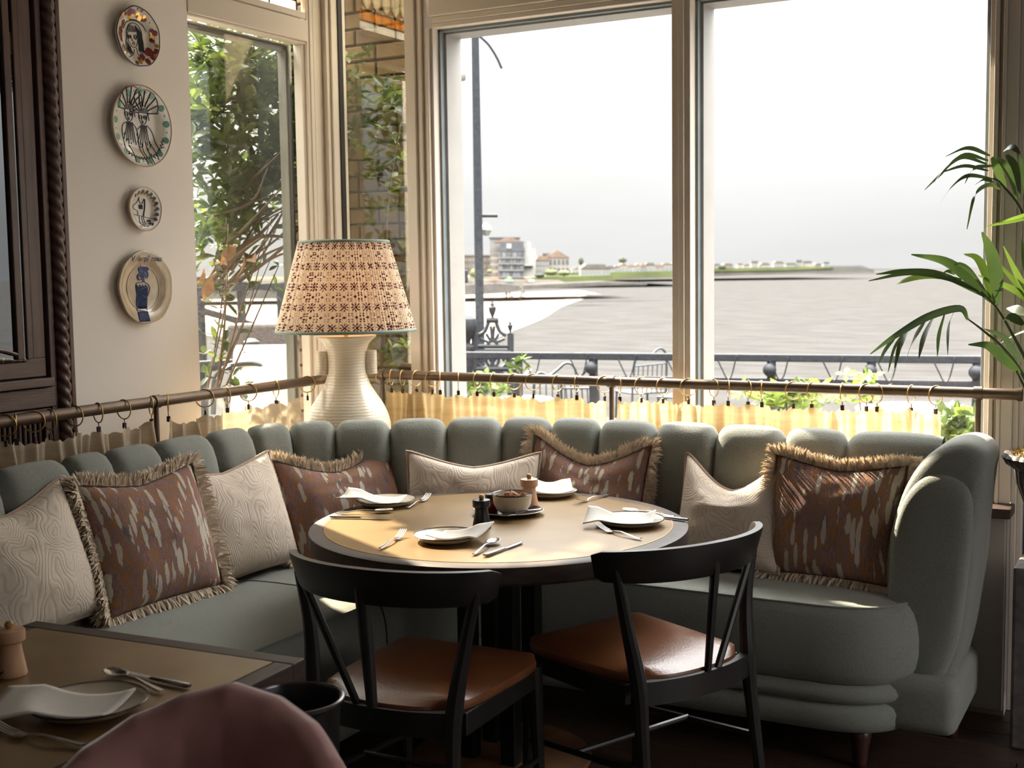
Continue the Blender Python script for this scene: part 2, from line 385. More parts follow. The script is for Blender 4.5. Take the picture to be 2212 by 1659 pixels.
# ---- glazed door at the right end, dark behind
D1 = struct(thing('door_1', None, None), 'tall glazed door with painted stile beside the sill', 'door')
member(D1, 'stile', [(-.53, -.512, 4.60, 4.70, 0, 2.6), (-.512, -.495, 4.615, 4.70, .02, 2.6)])
member(D1, 'bottom_rail', [(-.495, .60, 4.615, 4.70, .05, .235), (-.495, .60, 4.60, 4.70, .235, .255)])
member(D1, 'stile', [(.60, .75, 4.60, 4.70, 0, 2.6)])
member(D1, 'top_rail', [(-.53, .75, 4.60, 4.70, 2.6, 3.2)])
MB().box(-.495, .60, 4.655, 4.66, .255, 2.6).build('pane', M_glass_dark, D1, smooth=False)

# ---- dark carved window surround at the far left
W4 = struct(thing('window_4', None, None), 'dark carved oak window surround with rope moulding, sea mirrored in its pane', 'window')
xa = -3.36
member(W4, 'stile', [(-3.44, xa, 3.030, 3.048, 0, 2.9)], M_rope)
member(W4, 'stile', [(-3.44, xa-.012, 2.954, 2.978, .9, 2.9), (-3.44, xa-.02, 2.978, 3.030, .9, 2.9)], M_darkwood)
m = MB(); N_ = 420; L0, L1 = .80, 2.88
P = []
for i in range(N_+1):                                   # rope: three-strand twist
    z = lerp(L0, L1, i/N_); row = []
    for k in range(18):
        a = 2*PI*k/18; r = .0185 + .0085*abs(math.sin(1.5*(a) + z*2*PI/.085))
        row.append((xa-.012 + r*math.cos(a), 3.004 + r*math.sin(a), z))
    row.append(row[0]); P.append(row)
m.grid(P); m.build('rope_moulding', M_rope, W4, sharp=None)
member(W4, 'sash_stile', [(-3.43, xa-.022, 2.893, 2.943, 1.30, 2.9)], M_darkwood)
member(W4, 'sash_bead', [(-3.43, xa-.012, 2.862, 2.886, 1.30, 2.9), (-3.43, xa-.006, 2.818, 2.845, 1.30, 2.9)], M_rope)
member(W4, 'sash_rail', [(-3.43, xa-.022, 1.25, 2.943, 1.238, 1.30)], M_darkwood_h)
member(W4, 'ledge', [(-3.43, xa+.012, 1.25, 2.948, 1.205, 1.234)], M_darkwood_h)
member(W4, 'apron_panel', [(-3.43, xa-.006, 1.25, 2.965, 1.135, 1.20)], M_darkwood_h)
member(W4, 'apron_rail', [(-3.43, xa-.016, 1.25, 2.952, 1.10, 1.13), (-3.43, xa-.016, 2.925, 2.952, .8, 1.10)], M_darkwood_h)
MB().box(-3.50, -3.44, 1.25, 2.94, .75, 1.10).build('grille_back', M_lead, W4, smooth=False)
sm = MB().box(-.008, .008, -.006, .006, 0, .36).mesh('slat', smooth=False, bevel=.003, seg=1); sm.materials.append(M_darkwood)
for i in range(58):
    y = 2.912 - i*.0205
    place(sm, 'slat', None, W4, Matrix.Translation((xa-.035, y, .74)))
member(W4, 'head_rail', [(-3.43, xa-.02, 1.25, 2.886, 2.285, 2.36)], M_darkwood_h)
MB().box(-3.384, -3.379, 1.2, 2.862, 1.29, 2.29).build('pane', M_glass_dark, W4, smooth=False)
pc = MB()
for i in range(12):
    for k, (a, b) in enumerate(((2.37, 2.42), (2.43, 2.47), (2.48, 2.85))):
        y1 = 2.818 - i*.12
        MB().box(-3.417, -3.413, y1-.113, y1, a, b).build('glass_piece', (M_st_clear, M_st_cream, M_st_clear)[k], W4, smooth=False)
        pc.box(-3.42, -3.41, y1-.004, y1+.004, a-.006, b+.006).box(-3.42, -3.41, y1-.12, y1, a-.008, a)
pc.build('lead', M_lead, W4, smooth=False)
# curved iron stay at the foot of the sash
st = MB(); st.tube(spline([(-3.372, 2.818, 1.318), (-3.36, 2.75, 1.336), (-3.345, 2.63, 1.352), (-3.34, 2.48, 1.355)], 6), .006, 8)
st.build('sash_stay', M_rope, W4)
struct(MB().box(-3.62, -3.50, 1.2, 3.046, .9, 2.9).build('wall_left_behind', M_lead, smooth=False), 'dark backing behind the oak surround', 'wall')
# ================================================================= banquette
def mk_fabric(name, col, scale=420, bump=0.35):
    m, t, p, out = nodes(name); N = t.nodes.new; Lk = t.links.new
    c = N('ShaderNodeTexCoord')
    w1 = N('ShaderNodeTexVoronoi'); w1.inputs['Scale'].default_value = scale
    n = N('ShaderNodeTexNoise'); n.inputs['Scale'].default_value = 160; n.inputs['Detail'].default_value = 3
    n3 = N('ShaderNodeTexNoise'); n3.inputs['Scale'].default_value = 5; n3.inputs['Detail'].default_value = 3
    mxn = N('ShaderNodeMath'); mxn.operation = 'MULTIPLY_ADD'; mxn.inputs[1].default_value = 0.55
    mx2 = N('ShaderNodeMath'); mx2.operation = 'MULTIPLY_ADD'; mx2.inputs[1].default_value = 0.5
    r = N('ShaderNodeValToRGB'); e = r.color_ramp.elements; e[0].position = 0.35; e[1].position = 1.0
    e[0].color = (*[x*.62 for x in col], 1); e[1].color = (*[x*1.35 for x in col], 1)
    b = N('ShaderNodeBump'); b.inputs['Strength'].default_value = bump; b.inputs['Distance'].default_value = 0.004
    for x in (w1, n, n3): Lk(c.outputs['Object'], x.inputs['Vector'])
    Lk(w1.outputs['Distance'], mxn.inputs[0]); Lk(n.outputs['Fac'], mxn.inputs[2]); Lk(n3.outputs['Fac'], mx2.inputs[0]); Lk(mxn.outputs[0], mx2.inputs[2])
    Lk(mx2.outputs[0], r.inputs[0]); Lk(r.outputs[0], p.inputs['Base Color']); Lk(mxn.outputs[0], b.inputs['Height']); Lk(b.outputs[0], p.inputs['Normal'])
    p.inputs['Roughness'].default_value = 0.9; p.inputs['Specular IOR Level'].default_value = 0.2; p.inputs['Sheen Weight'].default_value = 0.15
    return m
M_green = mk_fabric('sage_fabric', (0.176, 0.182, 0.160))
M_foot = mk('turned_foot', (0.05, 0.02, 0.015), 0.3)
SOFA = thing('banquette', 'sage green channel-back corner banquette with button tufts, under the windows', 'banquette', (-2.3, 3.6, 0))
# plan path of the crest, left wing -> corner -> right wing
crest = spline([(-3.125, .70, 0), (-3.125, 1.6, 0), (-3.125, 2.5, 0), (-3.125, 3.25, 0), (-3.10, 3.60, 0), (-2.97, 3.83, 0), (-2.70, 4.01, 0), (-2.45, 4.17, 0), (-2.22, 4.275, 0), (-1.95, 4.32, 0), (-1.55, 4.335, 0), (-1.1, 4.335, 0), (-.70, 4.335, 0)], 24)
cum = [0]
for a, b in zip(crest, crest[1:]): cum.append(cum[-1] + (b-a).length)
def crest_at(s):
    s = min(max(s, 0), cum[-1]); lo = 0
    import bisect
    lo = min(max(bisect.bisect_right(cum, s) - 1, 0), len(crest)-2)
    t = (s - cum[lo]) / max(1e-9, cum[lo+1]-cum[lo]); p = crest[lo].lerp(crest[lo+1], t)
    i0, i1 = max(lo-3, 0), min(lo+4, len(crest)-1); tg = (crest[i1]-crest[i0]).normalized()
    return p, Vector((tg.y, -tg.x, 0))                  # point, inward normal (towards the seat)
def to_px(p):
    q = Vector(p) - EYEP; d = q.dot(FW); return CX + F_PX*q.dot(RT)/d
def crest_s_for(u):
    best = min(range(len(crest)), key=lambda i: abs(to_px((crest[i].x, crest[i].y, 1.0)) - u)); return cum[best]
# rear of the back is n = 0; profile (n, z)
prof = [(0.0, .13), (0.0, .5), (0.0, .90), (.004, .945), (.018, .982), (.042, 1.008), (.072, 1.015), (.102, 1.004), (.128, .975), (.145, .93), (.158, .87), (.168, .80), (.180, .72), (.198, .62), (.215, .54), (.225, .46)]
pn = []
for i in range(len(prof)):
    a = prof[max(i-1, 0)]; b = prof[min(i+1, len(prof)-1)]; dx, dz = b[0]-a[0], b[1]-a[1]; l = math.hypot(dx, dz); pn.append((dz/l*1.0, -dx/l))
def pnorm(i):  # outward normal of profile (pointing away from the body): rear -> -n, front -> +n
    a = prof[max(i-1, 0)]; b = prof[min(i+1, len(prof)-1)]; dx, dz = b[0]-a[0], b[1]-a[1]; l = math.hypot(dx, dz); return (-dz/l, dx/l)
seam_px = [105, 200, 305, 412, 508, 612, 728, 845, 965, 1088, 1200, 1310, 1432, 1565, 1712, 1848]
seams = [crest_s_for(u) for u in seam_px]
while seams[0] > .25: seams.insert(0, seams[0] - .262)
seams = [max(0, s) for s in seams] + [cum[-1]]
BTN_Z = .80
def back_point(s, i, dep):
    p, nv = crest_at(s); n, z = prof[i]; qn, qz = pnorm(i)
    w = min(1, max(0, (z - .60)/.35)) if i >= 3 else (0.0 if i < 2 else .3)
    w = max(w, .55 if i > 4 else w)
    n2 = n - qn*dep*w; z2 = z - qz*dep*w
    return Vector((p.x, p.y, 0)) + nv * n2 + Vector((0, 0, z2))
NS = 16
for k in range(len(seams)-1):
    s0, s1 = seams[k], seams[k+1]
    if s1 - s0 < .03: continue
    rows = []
    last = (k == len(seams)-2)
    for j in range(NS+1):
        t = j / NS; tt = 2*t - 1
        # smooth fluted lobe
        edge = abs(tt)
        dep = .036 * edge**7.0 + .007*edge**2
        if last and tt > 0: dep = .010*edge**2
        row = []
        for i in range(len(prof)):
            d = dep
            if edge > .55 and i > 5 and not (last and tt > 0):     # button pinch
                d += .030 * ((edge-.55)/.45)**2 * math.exp(-((prof[i][1]-BTN_Z)/.05)**2)
            row.append(back_point(lerp(s0, s1, t), i, d))
        rows.append(row)
    MB().grid(rows).build('back_panel', M_green, SOFA, sharp=None)
bt = MB().lathe([(0, .010), (.006, .009), (.012, .005), (.0135, 0), (.010, -.006)], 12).mesh('button'); bt.materials.append(M_green)
for s in seams[1:-1]:
    i = 11; q = back_point(s, i, .050); p, nv = crest_at(s); ax = (nv + Vector((0, 0, .12))).normalized()
    place(bt, 'button', None, SOFA, Matrix.Translation(q) @ ax.to_track_quat('Z', 'Y').to_matrix().to_4x4(), world=True)

# seat: front edge path F and rear path R
def resample(poly, n):
    poly = [Vector(p) for p in poly]; c = [0]
    for a, b in zip(poly, poly[1:]): c.append(c[-1] + (b-a).length)
    out = []
    for i in range(n):
        s = c[-1]*i/(n-1); k = 0
        while k < len(poly)-2 and c[k+1] < s: k += 1
        out.append(poly[k].lerp(poly[k+1], (s-c[k])/max(1e-9, c[k+1]-c[k])))
    return out
seat_prof = [(0, .522), (.012, .512), (.026, .49), (.036, .455), (.041, .41), (.040, .36), (.030, .315), (.012, .283), (-.01, .275)]
base_roll = [(-.02, .283), (.008, .277), (.024, .262), (.030, .245), (.022, .228), (.004, .217), (-.02, .214)]
base_prof = [(-.03, .222), (-.006, .219), (.018, .205), (.026, .185), (.020, .150), (.004, .128), (-.03, .12), (-.2, .118)]
def outn(Fp, i):
    a = Fp[max(i-1, 0)]; b = Fp[min(i+1, len(Fp)-1)]; t = (b-a).normalized(); return Vector((t.y, -t.x, 0))
def seat_section(Fp, Rp, name, end=False):
    rows = []
    for i in range(len(Fp)):
        nv = outn(Fp, i); f = Fp[i]; r = Rp[i]; row = []
        for k in range(9):
            t = k/8; q = r.lerp(f, t); z = .506 + .030*math.sin(PI*min(1, .15+.8*t))**1.0
            row.append(Vector((q.x, q.y, z if k < 8 else .524)))
        for n, z in seat_prof[1:]: row.append(Vector((f.x, f.y, z)) + nv*n)
        rows.append(row)
    o = MB().grid(rows).build(name, M_green, SOFA, sharp=None)
    m = MB(); m.tube([Vector((f.x, f.y, .522)) + outn(Fp, i)*.004 for i, f in enumerate(Fp)], .0042, 6); m.build('piping', M_green, o)
    m = MB(); m.grid([[Vector((f.x, f.y, z)) + outn(Fp, i)*n for n, z in base_roll] for i, f in enumerate(Fp)]); m.build('base_roll', M_green, SOFA, sharp=None)
    m = MB(); m.grid([[Vector((f.x, f.y, z)) + outn(Fp, i)*n for n, z in base_prof] for i, f in enumerate(Fp)]); m.build('base', M_green, SOFA, sharp=None)
    return o
seat_section(resample([(-2.27, .70, 0), (-2.27, 3.24, 0)], 40), resample([(-2.93, .70, 0), (-2.93, 3.24, 0)], 40), 'seat_cushion')
Fc = spline([(-2.272, 3.25, 0), (-2.272, 3.42, 0), (-2.27, 3.56, 0), (-2.23, 3.70, 0), (-2.10, 3.775, 0), (-1.9, 3.79, 0), (-1.5, 3.79, 0), (-1.1, 3.79, 0), (-.93, 3.795, 0), (-.83, 3.83, 0), (-.765, 3.90, 0), (-.735, 4.0, 0), (-.73, 4.12, 0)], 8)
Rc = [(-2.93, 3.25, 0), (-2.93, 3.5, 0), (-2.86, 3.75, 0), (-2.6, 3.95, 0), (-2.3, 4.12, 0), (-2.0, 4.16, 0), (-1.6, 4.17, 0), (-1.2, 4.17, 0), (-1.0, 4.17, 0), (-.92, 4.17, 0), (-.86, 4.17, 0), (-.82, 4.17, 0), (-.80, 4.17, 0)]
seat_section(Fc, spline(Rc, 8), 'seat_cushion')
# end cap of the left cushion (vertical seam against the corner unit)
# arm at the right end: outward-rolled scroll, extruded from front to back
arm_in = [(-.822, .40), (-.824, .546), (-.822, .666), (-.807, .757), (-.775, .863), (-.728, .950), (-.672, 1.004), (-.608, 1.026), (-.556, 1.012), (-.531, .972), (-.537, .905), (-.551, .749), (-.560, .604), (-.590, .381), (-.640, .22), (-.72, .20), (-.80, .25)]
arm2d = spline([(x, z, 0) for x, z in arm_in], 5, closed=True)
cxm = sum(p.x for p in arm2d)/len(arm2d); czm = sum(p.y for p in arm2d)/len(arm2d)
rows = []
for y, sc in ((3.955, .0), (3.957, .45), (3.960, .75), (3.968, .90), (3.985, .972), (4.01, 1.0), (4.08, 1.0), (4.16, 1.0), (4.24, 1.0), (4.30, .985), (4.345, .93), (4.365, .8), (4.37, 0)):
    rows.append([Vector((lerp(cxm, p.x, sc), y + (.03 if p.y < .5 else 0)*0, lerp(czm, p.y, sc))) for p in arm2d + arm2d[:1]])
MB().grid(rows).build('arm', M_green, SOFA, sharp=None)
# raised front panel of the arm, under the roll
fp = spline([(-.806, .44, 0), (-.808, .60, 0), (-.796, .74, 0), (-.762, .85, 0), (-.705, .915, 0), (-.640, .925, 0), (-.578, .892, 0), (-.562, .80, 0), (-.575, .60, 0), (-.602, .40, 0), (-.66, .27, 0), (-.74, .27, 0)], 4, closed=True)
cxm = sum(p.x for p in fp)/len(fp); czm = sum(p.y for p in fp)/len(fp); rows = []
for y, sc in ((3.97, 1.01), (3.958, 1.0), (3.945, .965), (3.935, .88), (3.930, .7), (3.928, .4), (3.927, 0)):
    rows.append([Vector((lerp(cxm, p.x, sc), y, lerp(czm, p.y, sc))) for p in fp + fp[:1]])
MB().grid(rows).build('arm_front', M_green, SOFA, sharp=None)
# plinth under the arm and turned feet
m = MB(); m.box(-.84, -.585, 3.86, 4.36, .13, .30); m.build('arm_base', M_green, SOFA, bevel=.04, seg=4, sharp=None)
ft = MB().lathe([(.018, 0), (.022, .02), (.026, .06), (.034, .10), (.036, .13)], 14).mesh('foot'); ft.materials.append(M_foot)
for x, y in ((-.87, 3.86), (-.66, 4.25), (-2.33, 1.4), (-2.33, 2.6)): place(ft, 'foot', None, SOFA, Matrix.Translation((x, y, 0)), world=True)
# ================================================================= tables
def mk_brass_top(name):
    m, t, p, out = nodes(name); N = t.nodes.new; Lk = t.links.new
    c = N('ShaderNodeTexCoord'); mpn = N('ShaderNodeMapping'); mpn.inputs['Scale'].default_value = (1, 1, 1); mpn.inputs['Rotation'].default_value = (0, 0, .6)
    n = N('ShaderNodeTexNoise'); n.inputs['Scale'].default_value = 5.0; n.inputs['Detail'].default_value = 3.0; n.inputs['Roughness'].default_value = 0.5
    r = N('ShaderNodeValToRGB'); e = r.color_ramp.elements; e[0].position = .25; e[0].color = (.19, .116, .046, 1); e[1].position = .8; e[1].color = (.28, .185, .084, 1)
    rr = N('ShaderNodeMapRange'); rr.inputs['To Min'].default_value = .2; rr.inputs['To Max'].default_value = .36
    n2 = N('ShaderNodeTexNoise'); n2.inputs['Scale'].default_value = 30; n2.inputs['Detail'].default_value = 5
    b = N('ShaderNodeBump'); b.inputs['Strength'].default_value = .004; b.inputs['Distance'].default_value = .001
    Lk(c.outputs['Object'], mpn.inputs[0]); Lk(mpn.outputs[0], n.inputs['Vector']); Lk(mpn.outputs[0], n2.inputs['Vector'])
    Lk(n.outputs['Fac'], r.inputs[0]); Lk(r.outputs[0], p.inputs['Base Color']); p.inputs['Roughness'].default_value = .34
    p.inputs['Metallic'].default_value = .3; p.inputs['Specular IOR Level'].default_value = .3
    return m
M_brasstop = mk_brass_top('aged_brass_sheet')
M_base = mk('bronze_base', (0.16, 0.075, 0.032), 0.5, var=0.25, scale=14, bump=.05)
M_leather = mk('tan_leather', (0.17, 0.058, 0.022), 0.36, scale=7, col2=(0.25, 0.092, 0.035), bump=.12, bscale=140, coat=.15, rvar=.08)
TZ = .77
def round_table(c, R=.6):
    t = thing('round_table', 'round brass-topped dining table with dark wooden rim, laid for four', 'table', (c[0], c[1], 0))
    m = MB().lathe([(R-.055, TZ-.004), (R-.048, TZ), (R-.010, TZ), (R-.002, TZ-.004), (R, TZ-.012), (R, TZ-.048), (R-.006, TZ-.056), (R-.05, TZ-.058), (R-.055, TZ-.030)], 96)
    m.build('rim', M_walnut, t, world=False, sharp=.5)
    MB().lathe([(0, TZ+.0005), (R*.5, TZ+.0005), (R-.051, TZ+.0005), (R-.051, TZ-.02), (0, TZ-.02)], 96).build('brass_top', M_brasstop, t, world=False)
    MB().lathe([(R-.0515, TZ-.01), (R-.0515, TZ+.0012), (R-.0485, TZ+.0012), (R-.0485, TZ-.01)], 96, ring=True).build('brass_edge', M_brass, t, world=False)
    MB().lathe([(0, TZ-.06), (.28, TZ-.06), (.30, TZ-.045), (.30, TZ-.025), (0, TZ-.025)], 40).build('top_plate', M_blackmetal, t, world=False)
    for a, b in ((1, 1), (-1, 1), (1, -1), (-1, -1)):
        MB().box(a*.075-.026, a*.075+.026, b*.075-.026, b*.075+.026, .02, TZ-.05).build('column', M_blackmetal, t, world=False, smooth=False, bevel=.004)
    MB().lathe([(0, .0), (.285, .0), (.29, .006), (.285, .016), (.24, .021), (0, .022)], 48).build('base_plate', M_base, t, world=False)
    return t
TC = (-1.915, 3.425)
round_table(TC)
# foreground square table
FT = thing('square_table', 'square brass-topped table with walnut edge beside the mauve velvet chair', 'table', (-1.945, 1.60, 0), math.radians(3.5))
hw, hd = .375, .40
for nm, b in (('edge', (-hw, hw, hd-.045, hd)), ('edge', (-hw, hw, -hd, -hd+.045)), ('edge', (hw-.045, hw, -hd+.045, hd-.045)), ('edge', (-hw, -hw+.045, -hd+.045, hd-.045))):
    MB().box(*b, TZ-.06, TZ).build(nm, M_walnut, FT, smooth=False, bevel=.003, world=False)
MB().box(-hw+.047, hw-.047, -hd+.047, hd-.047, TZ-.05, TZ).build('brass_top', M_brasstop, FT, smooth=False, world=False)
MB().box(-.05, .05, -.05, .05, .02, TZ-.05).build('column', M_blackmetal, FT, smooth=False, bevel=.005, world=False)
MB().box(-.25, .25, -.25, .25, 0, .02).build('base_plate', M_blackmetal, FT, smooth=False, bevel=.004, world=False)

# ================================================================= dining chairs
def make_chair(label, diag):
    t = thing('dining_chair', label, 'chair', group='black chairs at the round table')
    n = 22
    def rail_c(a): # a in -1..1 -> centre line of the bent top rail
        x = .300*math.sin(a*1.25)/math.sin(1.25); y = -.325 + .155*(1-math.cos(a*1.25))/(1-math.cos(1.25)); return x, y
    rows = []
    for i in range(n+1):
        a = -1 + 2*i/n; x, y = rail_c(a); x2, y2 = rail_c(min(1, a+.01)); x1, y1 = rail_c(max(-1, a-.01))
        tx, ty = x2-x1, y2-y1; l = math.hypot(tx, ty); nx, ny = ty/l, -tx/l            # outwards (backwards)
        h = .047 - .006*abs(a)**3; zc = .800 - .004*abs(a); th = .0135 - .002*abs(a)
        if i in (0, n): h *= .78; th *= .6
        lean = -.012
        sec = []
        for u, v in ((-1, -.8), (-.8, -1), (.8, -1), (1, -.8), (1, .8), (.8, 1), (-.8, 1), (-1, .8)):
            sec.append(Vector((x + nx*(th*u - lean*v), y + ny*(th*u - lean*v), zc + h*v)))
        rows.append(sec + sec[:1])
    m = MB().grid(rows); m.add(rows[0][:-1], [tuple(range(8))]); m.add(rows[-1][:-1], [tuple(range(7, -1, -1))])
    m.build('top_rail', M_black, t, world=False, sharp=.7)
    # padded leather seat
    P = []
    for i in range(21):
        u = -1 + 2*i/20; row = []
        for j in range(21):
            v = -1 + 2*j/20
            hwid = lerp(.212, .242, (v+1)/2); r = .0
            x = u*hwid; y = v*.245
            k = (abs(u)**5 + abs(v)**5)
            if k > 1: s = k**(-.2); x *= s; y *= s
            y -= .035*(1-u*u)*(1 if v < 0 else 0)*abs(v)**2
            e = max(abs(u), abs(v)); z = .492 + .028*(1-e**4) - .004*math.exp(-((u*u+v*v)/.3))
            row.append((x, y, z))
        P.append(row)
    top = MB().grid(P)
    ring = [P[i][0] for i in range(20)] + [P[20][j] for j in range(20)] + [P[20-i][20] for i in range(20)] + [P[0][20-j] for j in range(20)]
    R = [[(x, y, z) for x, y, z in ring + ring[:1]], [(x*1.012, y*1.012, z-.009) for x, y, z in ring + ring[:1]], [(x*1.01, y*1.01, z-.02) for x, y, z in ring + ring[:1]], [(x*.985, y*.985, z-.028) for x, y, z in ring + ring[:1]], [(0, 0, .464)]*(len(ring)+1)]
    top.grid(R); top.build('seat', M_leather, t, world=False, sharp=None)
    # seat frame
    m = MB(); m.box(-.215, .215, .195, .225, .408, .468).box(-.222, -.196, -.2, .2, .408, .468).box(.196, .222, -.2, .2, .408, .468); m.build('seat_frame', M_black, t, world=False, smooth=False, bevel=.004)
    pts = [Vector((x, -.245 - .042*(1-(x/.21)**2), .452)) for x in [(-.21 + .42*i/14) for i in range(15)]]
    m = MB()
    rows = []
    for p in pts: rows.append([p+Vector((0, -.013, -.032)), p+Vector((0, .013, -.032)), p+Vector((0, .013, .032)), p+Vector((0, -.013, .032)), p+Vector((0, -.013, -.032))])
    m.grid(rows); m.build('rear_rail', M_black, t, world=False, sharp=.6)
    for s in (-1, 1):
        # rear leg running up to the top rail
        x, y = rail_c(.80*s); a = Vector((x, y+.002, .79))
        MB().tube(spline([a, (s*.232, -.222, .64), (s*.212, -.245, .48), (s*.214, -.262, .32), (s*.228, -.30, 0)], 8), [lerp(.0125, .0235, min(1, i/16)) if i <= 16 else lerp(.0235, .015, (i-16)/16) for i in range(33)], 10).build('leg', M_black, t, world=False)
        MB().tube([(s*.212, .212, .47), (s*.214, .216, .30), (s*.222, .228, 0)], [.022, .02, .013], 10).build('leg', M_black, t, world=False)
        MB().tube([(s*.218, .218, .20), (s*.222, -.27, .245)], [.009, .009], 8).build('stretcher', M_black, t, world=False)
    MB().tube([(-.22, .0, .222), (.22, .0, .222)], [.009, .009], 8).build('stretcher', M_black, t, world=False)
    x, y = rail_c(0)
    MB().tube([(0, y+.004, .795), (.002, -.29, .48)], [.020, .0145], 10, flat=.7).build('spindle', M_black, t, world=False)
    x, y = rail_c(.76*diag)
    MB().tube([(x, y, .795), (.045*diag, -.286, .48)], [.0115, .010], 8).build('spindle', M_black, t, world=False)
    return t
ch = make_chair('black bow-back dining chair with tan seat, tucked in beside the square table', -1)
ch.location = (-1.785, 2.80, 0); ch.rotation_euler = (0, 0, .03)
ch2 = make_chair('black bow-back dining chair with tan seat, turned between round table and banquette arm', 1)
ch2.location = (-1.385, 3.265, 0); ch2.rotation_euler = (0, 0, math.radians(66))

# ================================================================= tableware
M_cream = mk('cream_glaze', (0.56, 0.49, 0.38), 0.28, var=0.08, scale=16)
M_rimline = mk('dark_glaze', (0.035, 0.026, 0.026), 0.25)
M_linen = mk('napkin_paper', (0.70, 0.66, 0.60), 0.85, var=0.03, scale=60, bump=.06, bscale=300)
M_navy = mk('navy_glaze', (0.022, 0.024, 0.034), 0.2, var=.2)
M_millwood = mk('beech_wood', (0.52, 0.30, 0.17), 0.45, scale=8, stretch=(6, 6, 1), var=.12)
M_knob = mk('olive_wood', (0.42, 0.24, 0.07), 0.4, var=.2, scale=30)
def wob(k, amt, ph): return lambda r, z, a: r*(1 + amt*math.sin(k*a+ph) + amt*.6*math.sin((k+2)*a+2*ph))
def plate_mesh(R, seed, b):
    f = wob(3, .012, seed)
    body = MB().lathe([(0, .0), (R*.55, 0), (R*.80, .006), (R*.97, .017), (R, .020), (R*.985, .0215), (R*.90, .0165), (R*.70, .009), (R*.4, .0065), (0, .006)], 44, fn=f).mesh('plate')
    rim = MB().lathe([(R*.992, .0185), (R*1.006, .0205), (R*.995, .0228), (R*.980, .0222)], 44, fn=f, ring=True).mesh('rim_line')
    return body, rim
def plate(x, y, z, R, label, seed, group='side plates on the round table'):
    t = thing('side_plate', label, 'plate', (x, y, z), seed*.7, group); PLATES.append((x, y, R))
    b, r = plate_mesh(R, seed, 0); place(b, 'body', M_cream, t); place(r, 'rim_line', M_rimline, t)
    return t
PLATES = []
def napkin(x, y, z, rz, wx, wy, label, seed, lift=(0, 0, 0, 0), group='folded napkins on plates'):
    """folded rectangle lying on the plate, corners lifted / sagging"""
    n = 14; P = []; random.seed(seed); ph = random.uniform(0, 6)
    for i in range(n+1):
        u = -1 + 2*i/n; row = []
        for j in range(n+1):
            v = -1 + 2*j/n
            c = [(1-u)*(1-v)/4, (1+u)*(1-v)/4, (1+u)*(1+v)/4, (1-u)*(1+v)/4]
            zz = .0235 + sum(cc*cc*l for cc, l in zip(c, lift)) - .012*(1-u*u)*(1-v*v)*.9 + .0015*math.sin(3*u+ph)*math.cos(2.2*v+ph)
            lx, ly = u*wx/2 + .012*v, v*wy/2; px_, py_, pR = PLATES[-1]
            rho = math.hypot(x + lx*math.cos(rz) - ly*math.sin(rz) - px_, y + lx*math.sin(rz) + ly*math.cos(rz) - py_)/pR
            srf = .009 + .0155*min(1, max(0, (rho-.45)/.55))**1.3 if rho < 1.04 else .0245 - .018*min(1, (rho-1.04)*1.1)
            row.append((lx, ly, srf + max(0, sum(cc*cc*l for cc, l in zip(c, lift))) + .0012*(1+math.sin(3*u+ph)*math.cos(2.2*v+ph))))
        P.append(row)
    o = MB().grid(P).build('napkin', M_linen, None, sharp=None)
    sm_ = o.modifiers.new('thick', 'SOLIDIFY'); sm_.thickness = .0035; sm_.offset = 1
    o.location = (x, y, z); o.rotation_euler = (0, 0, rz)
    return prop(o, label, 'napkin', group)
# cutlery, lying along +y, handle end at the origin
def flat_sweep(pts, ws, ts):
    rows = []
    for p, w_, t_ in zip(pts, ws, ts):
        x, y, z = p
        rows.append([(x-w_, y, z+t_*.3), (x-w_*.6, y, z+t_), (x+w_*.6, y, z+t_), (x+w_, y, z+t_*.3), (x+w_*.6, y, z-t_*.4), (x-w_*.6, y, z-t_*.4), (x-w_, y, z+t_*.3)])
    m = MB().grid(rows); m.add(rows[0][:-1], [tuple(range(6))]); m.add(rows[-1][:-1], [tuple(range(5, -1, -1))]); return m
def fork_meshes():
    L_ = .198
    h = flat_sweep([(0, 0, .004), (0, .01, .003), (0, .05, .006), (0, .09, .010), (0, .118, .007), (0, .128, .0045)], [.005, .0085, .006, .0034, .003, .004], [.0016]*6)
    hd_ = flat_sweep([(0, .126, .0045), (0, .132, .0038), (0, .140, .0035), (0, .152, .0045)], [.004, .0095, .0122, .0122], [.0012]*4)
    tn = MB()
    for k in (-1.5, -.5, .5, 1.5):
        f_ = flat_sweep([(k*.0066, .150, .0045), (k*.0065, .17, .0085), (k*.0062, .19, .0150), (k*.006, .199, .0195)], [.0019, .0019, .0016, .0009], [.001, .001, .0009, .0005])
        tn.add(f_.v, f_.f)
    return [('handle', h.mesh('handle')), ('head', hd_.mesh('head')), ('tines', tn.mesh('tines'))]
def spoon_meshes():
    h = flat_sweep([(0, 0, .004), (0, .01, .003), (0, .05, .006), (0, .09, .011), (0, .122, .009), (0, .136, .006)], [.005, .0085, .006, .0034, .003, .0045], [.0016]*6)
    P = []
    for i in range(13):
        t = i/12; y = .130 + .064*t; wv = .0205*math.sqrt(max(0, 1-(2*t-1.0)**2))*(1.05-.15*t) + .0008; row = []
        for j in range(9):
            v = -1 + 2*j/8; row.append((v*wv, y, .0085 + .001*t - .0065*(1-v*v)*math.sin(PI*min(1, t*.94+.03))))
        P.append(row)
    return [('handle', h.mesh('handle')), ('bowl', MB().grid(P).mesh('bowl'))]
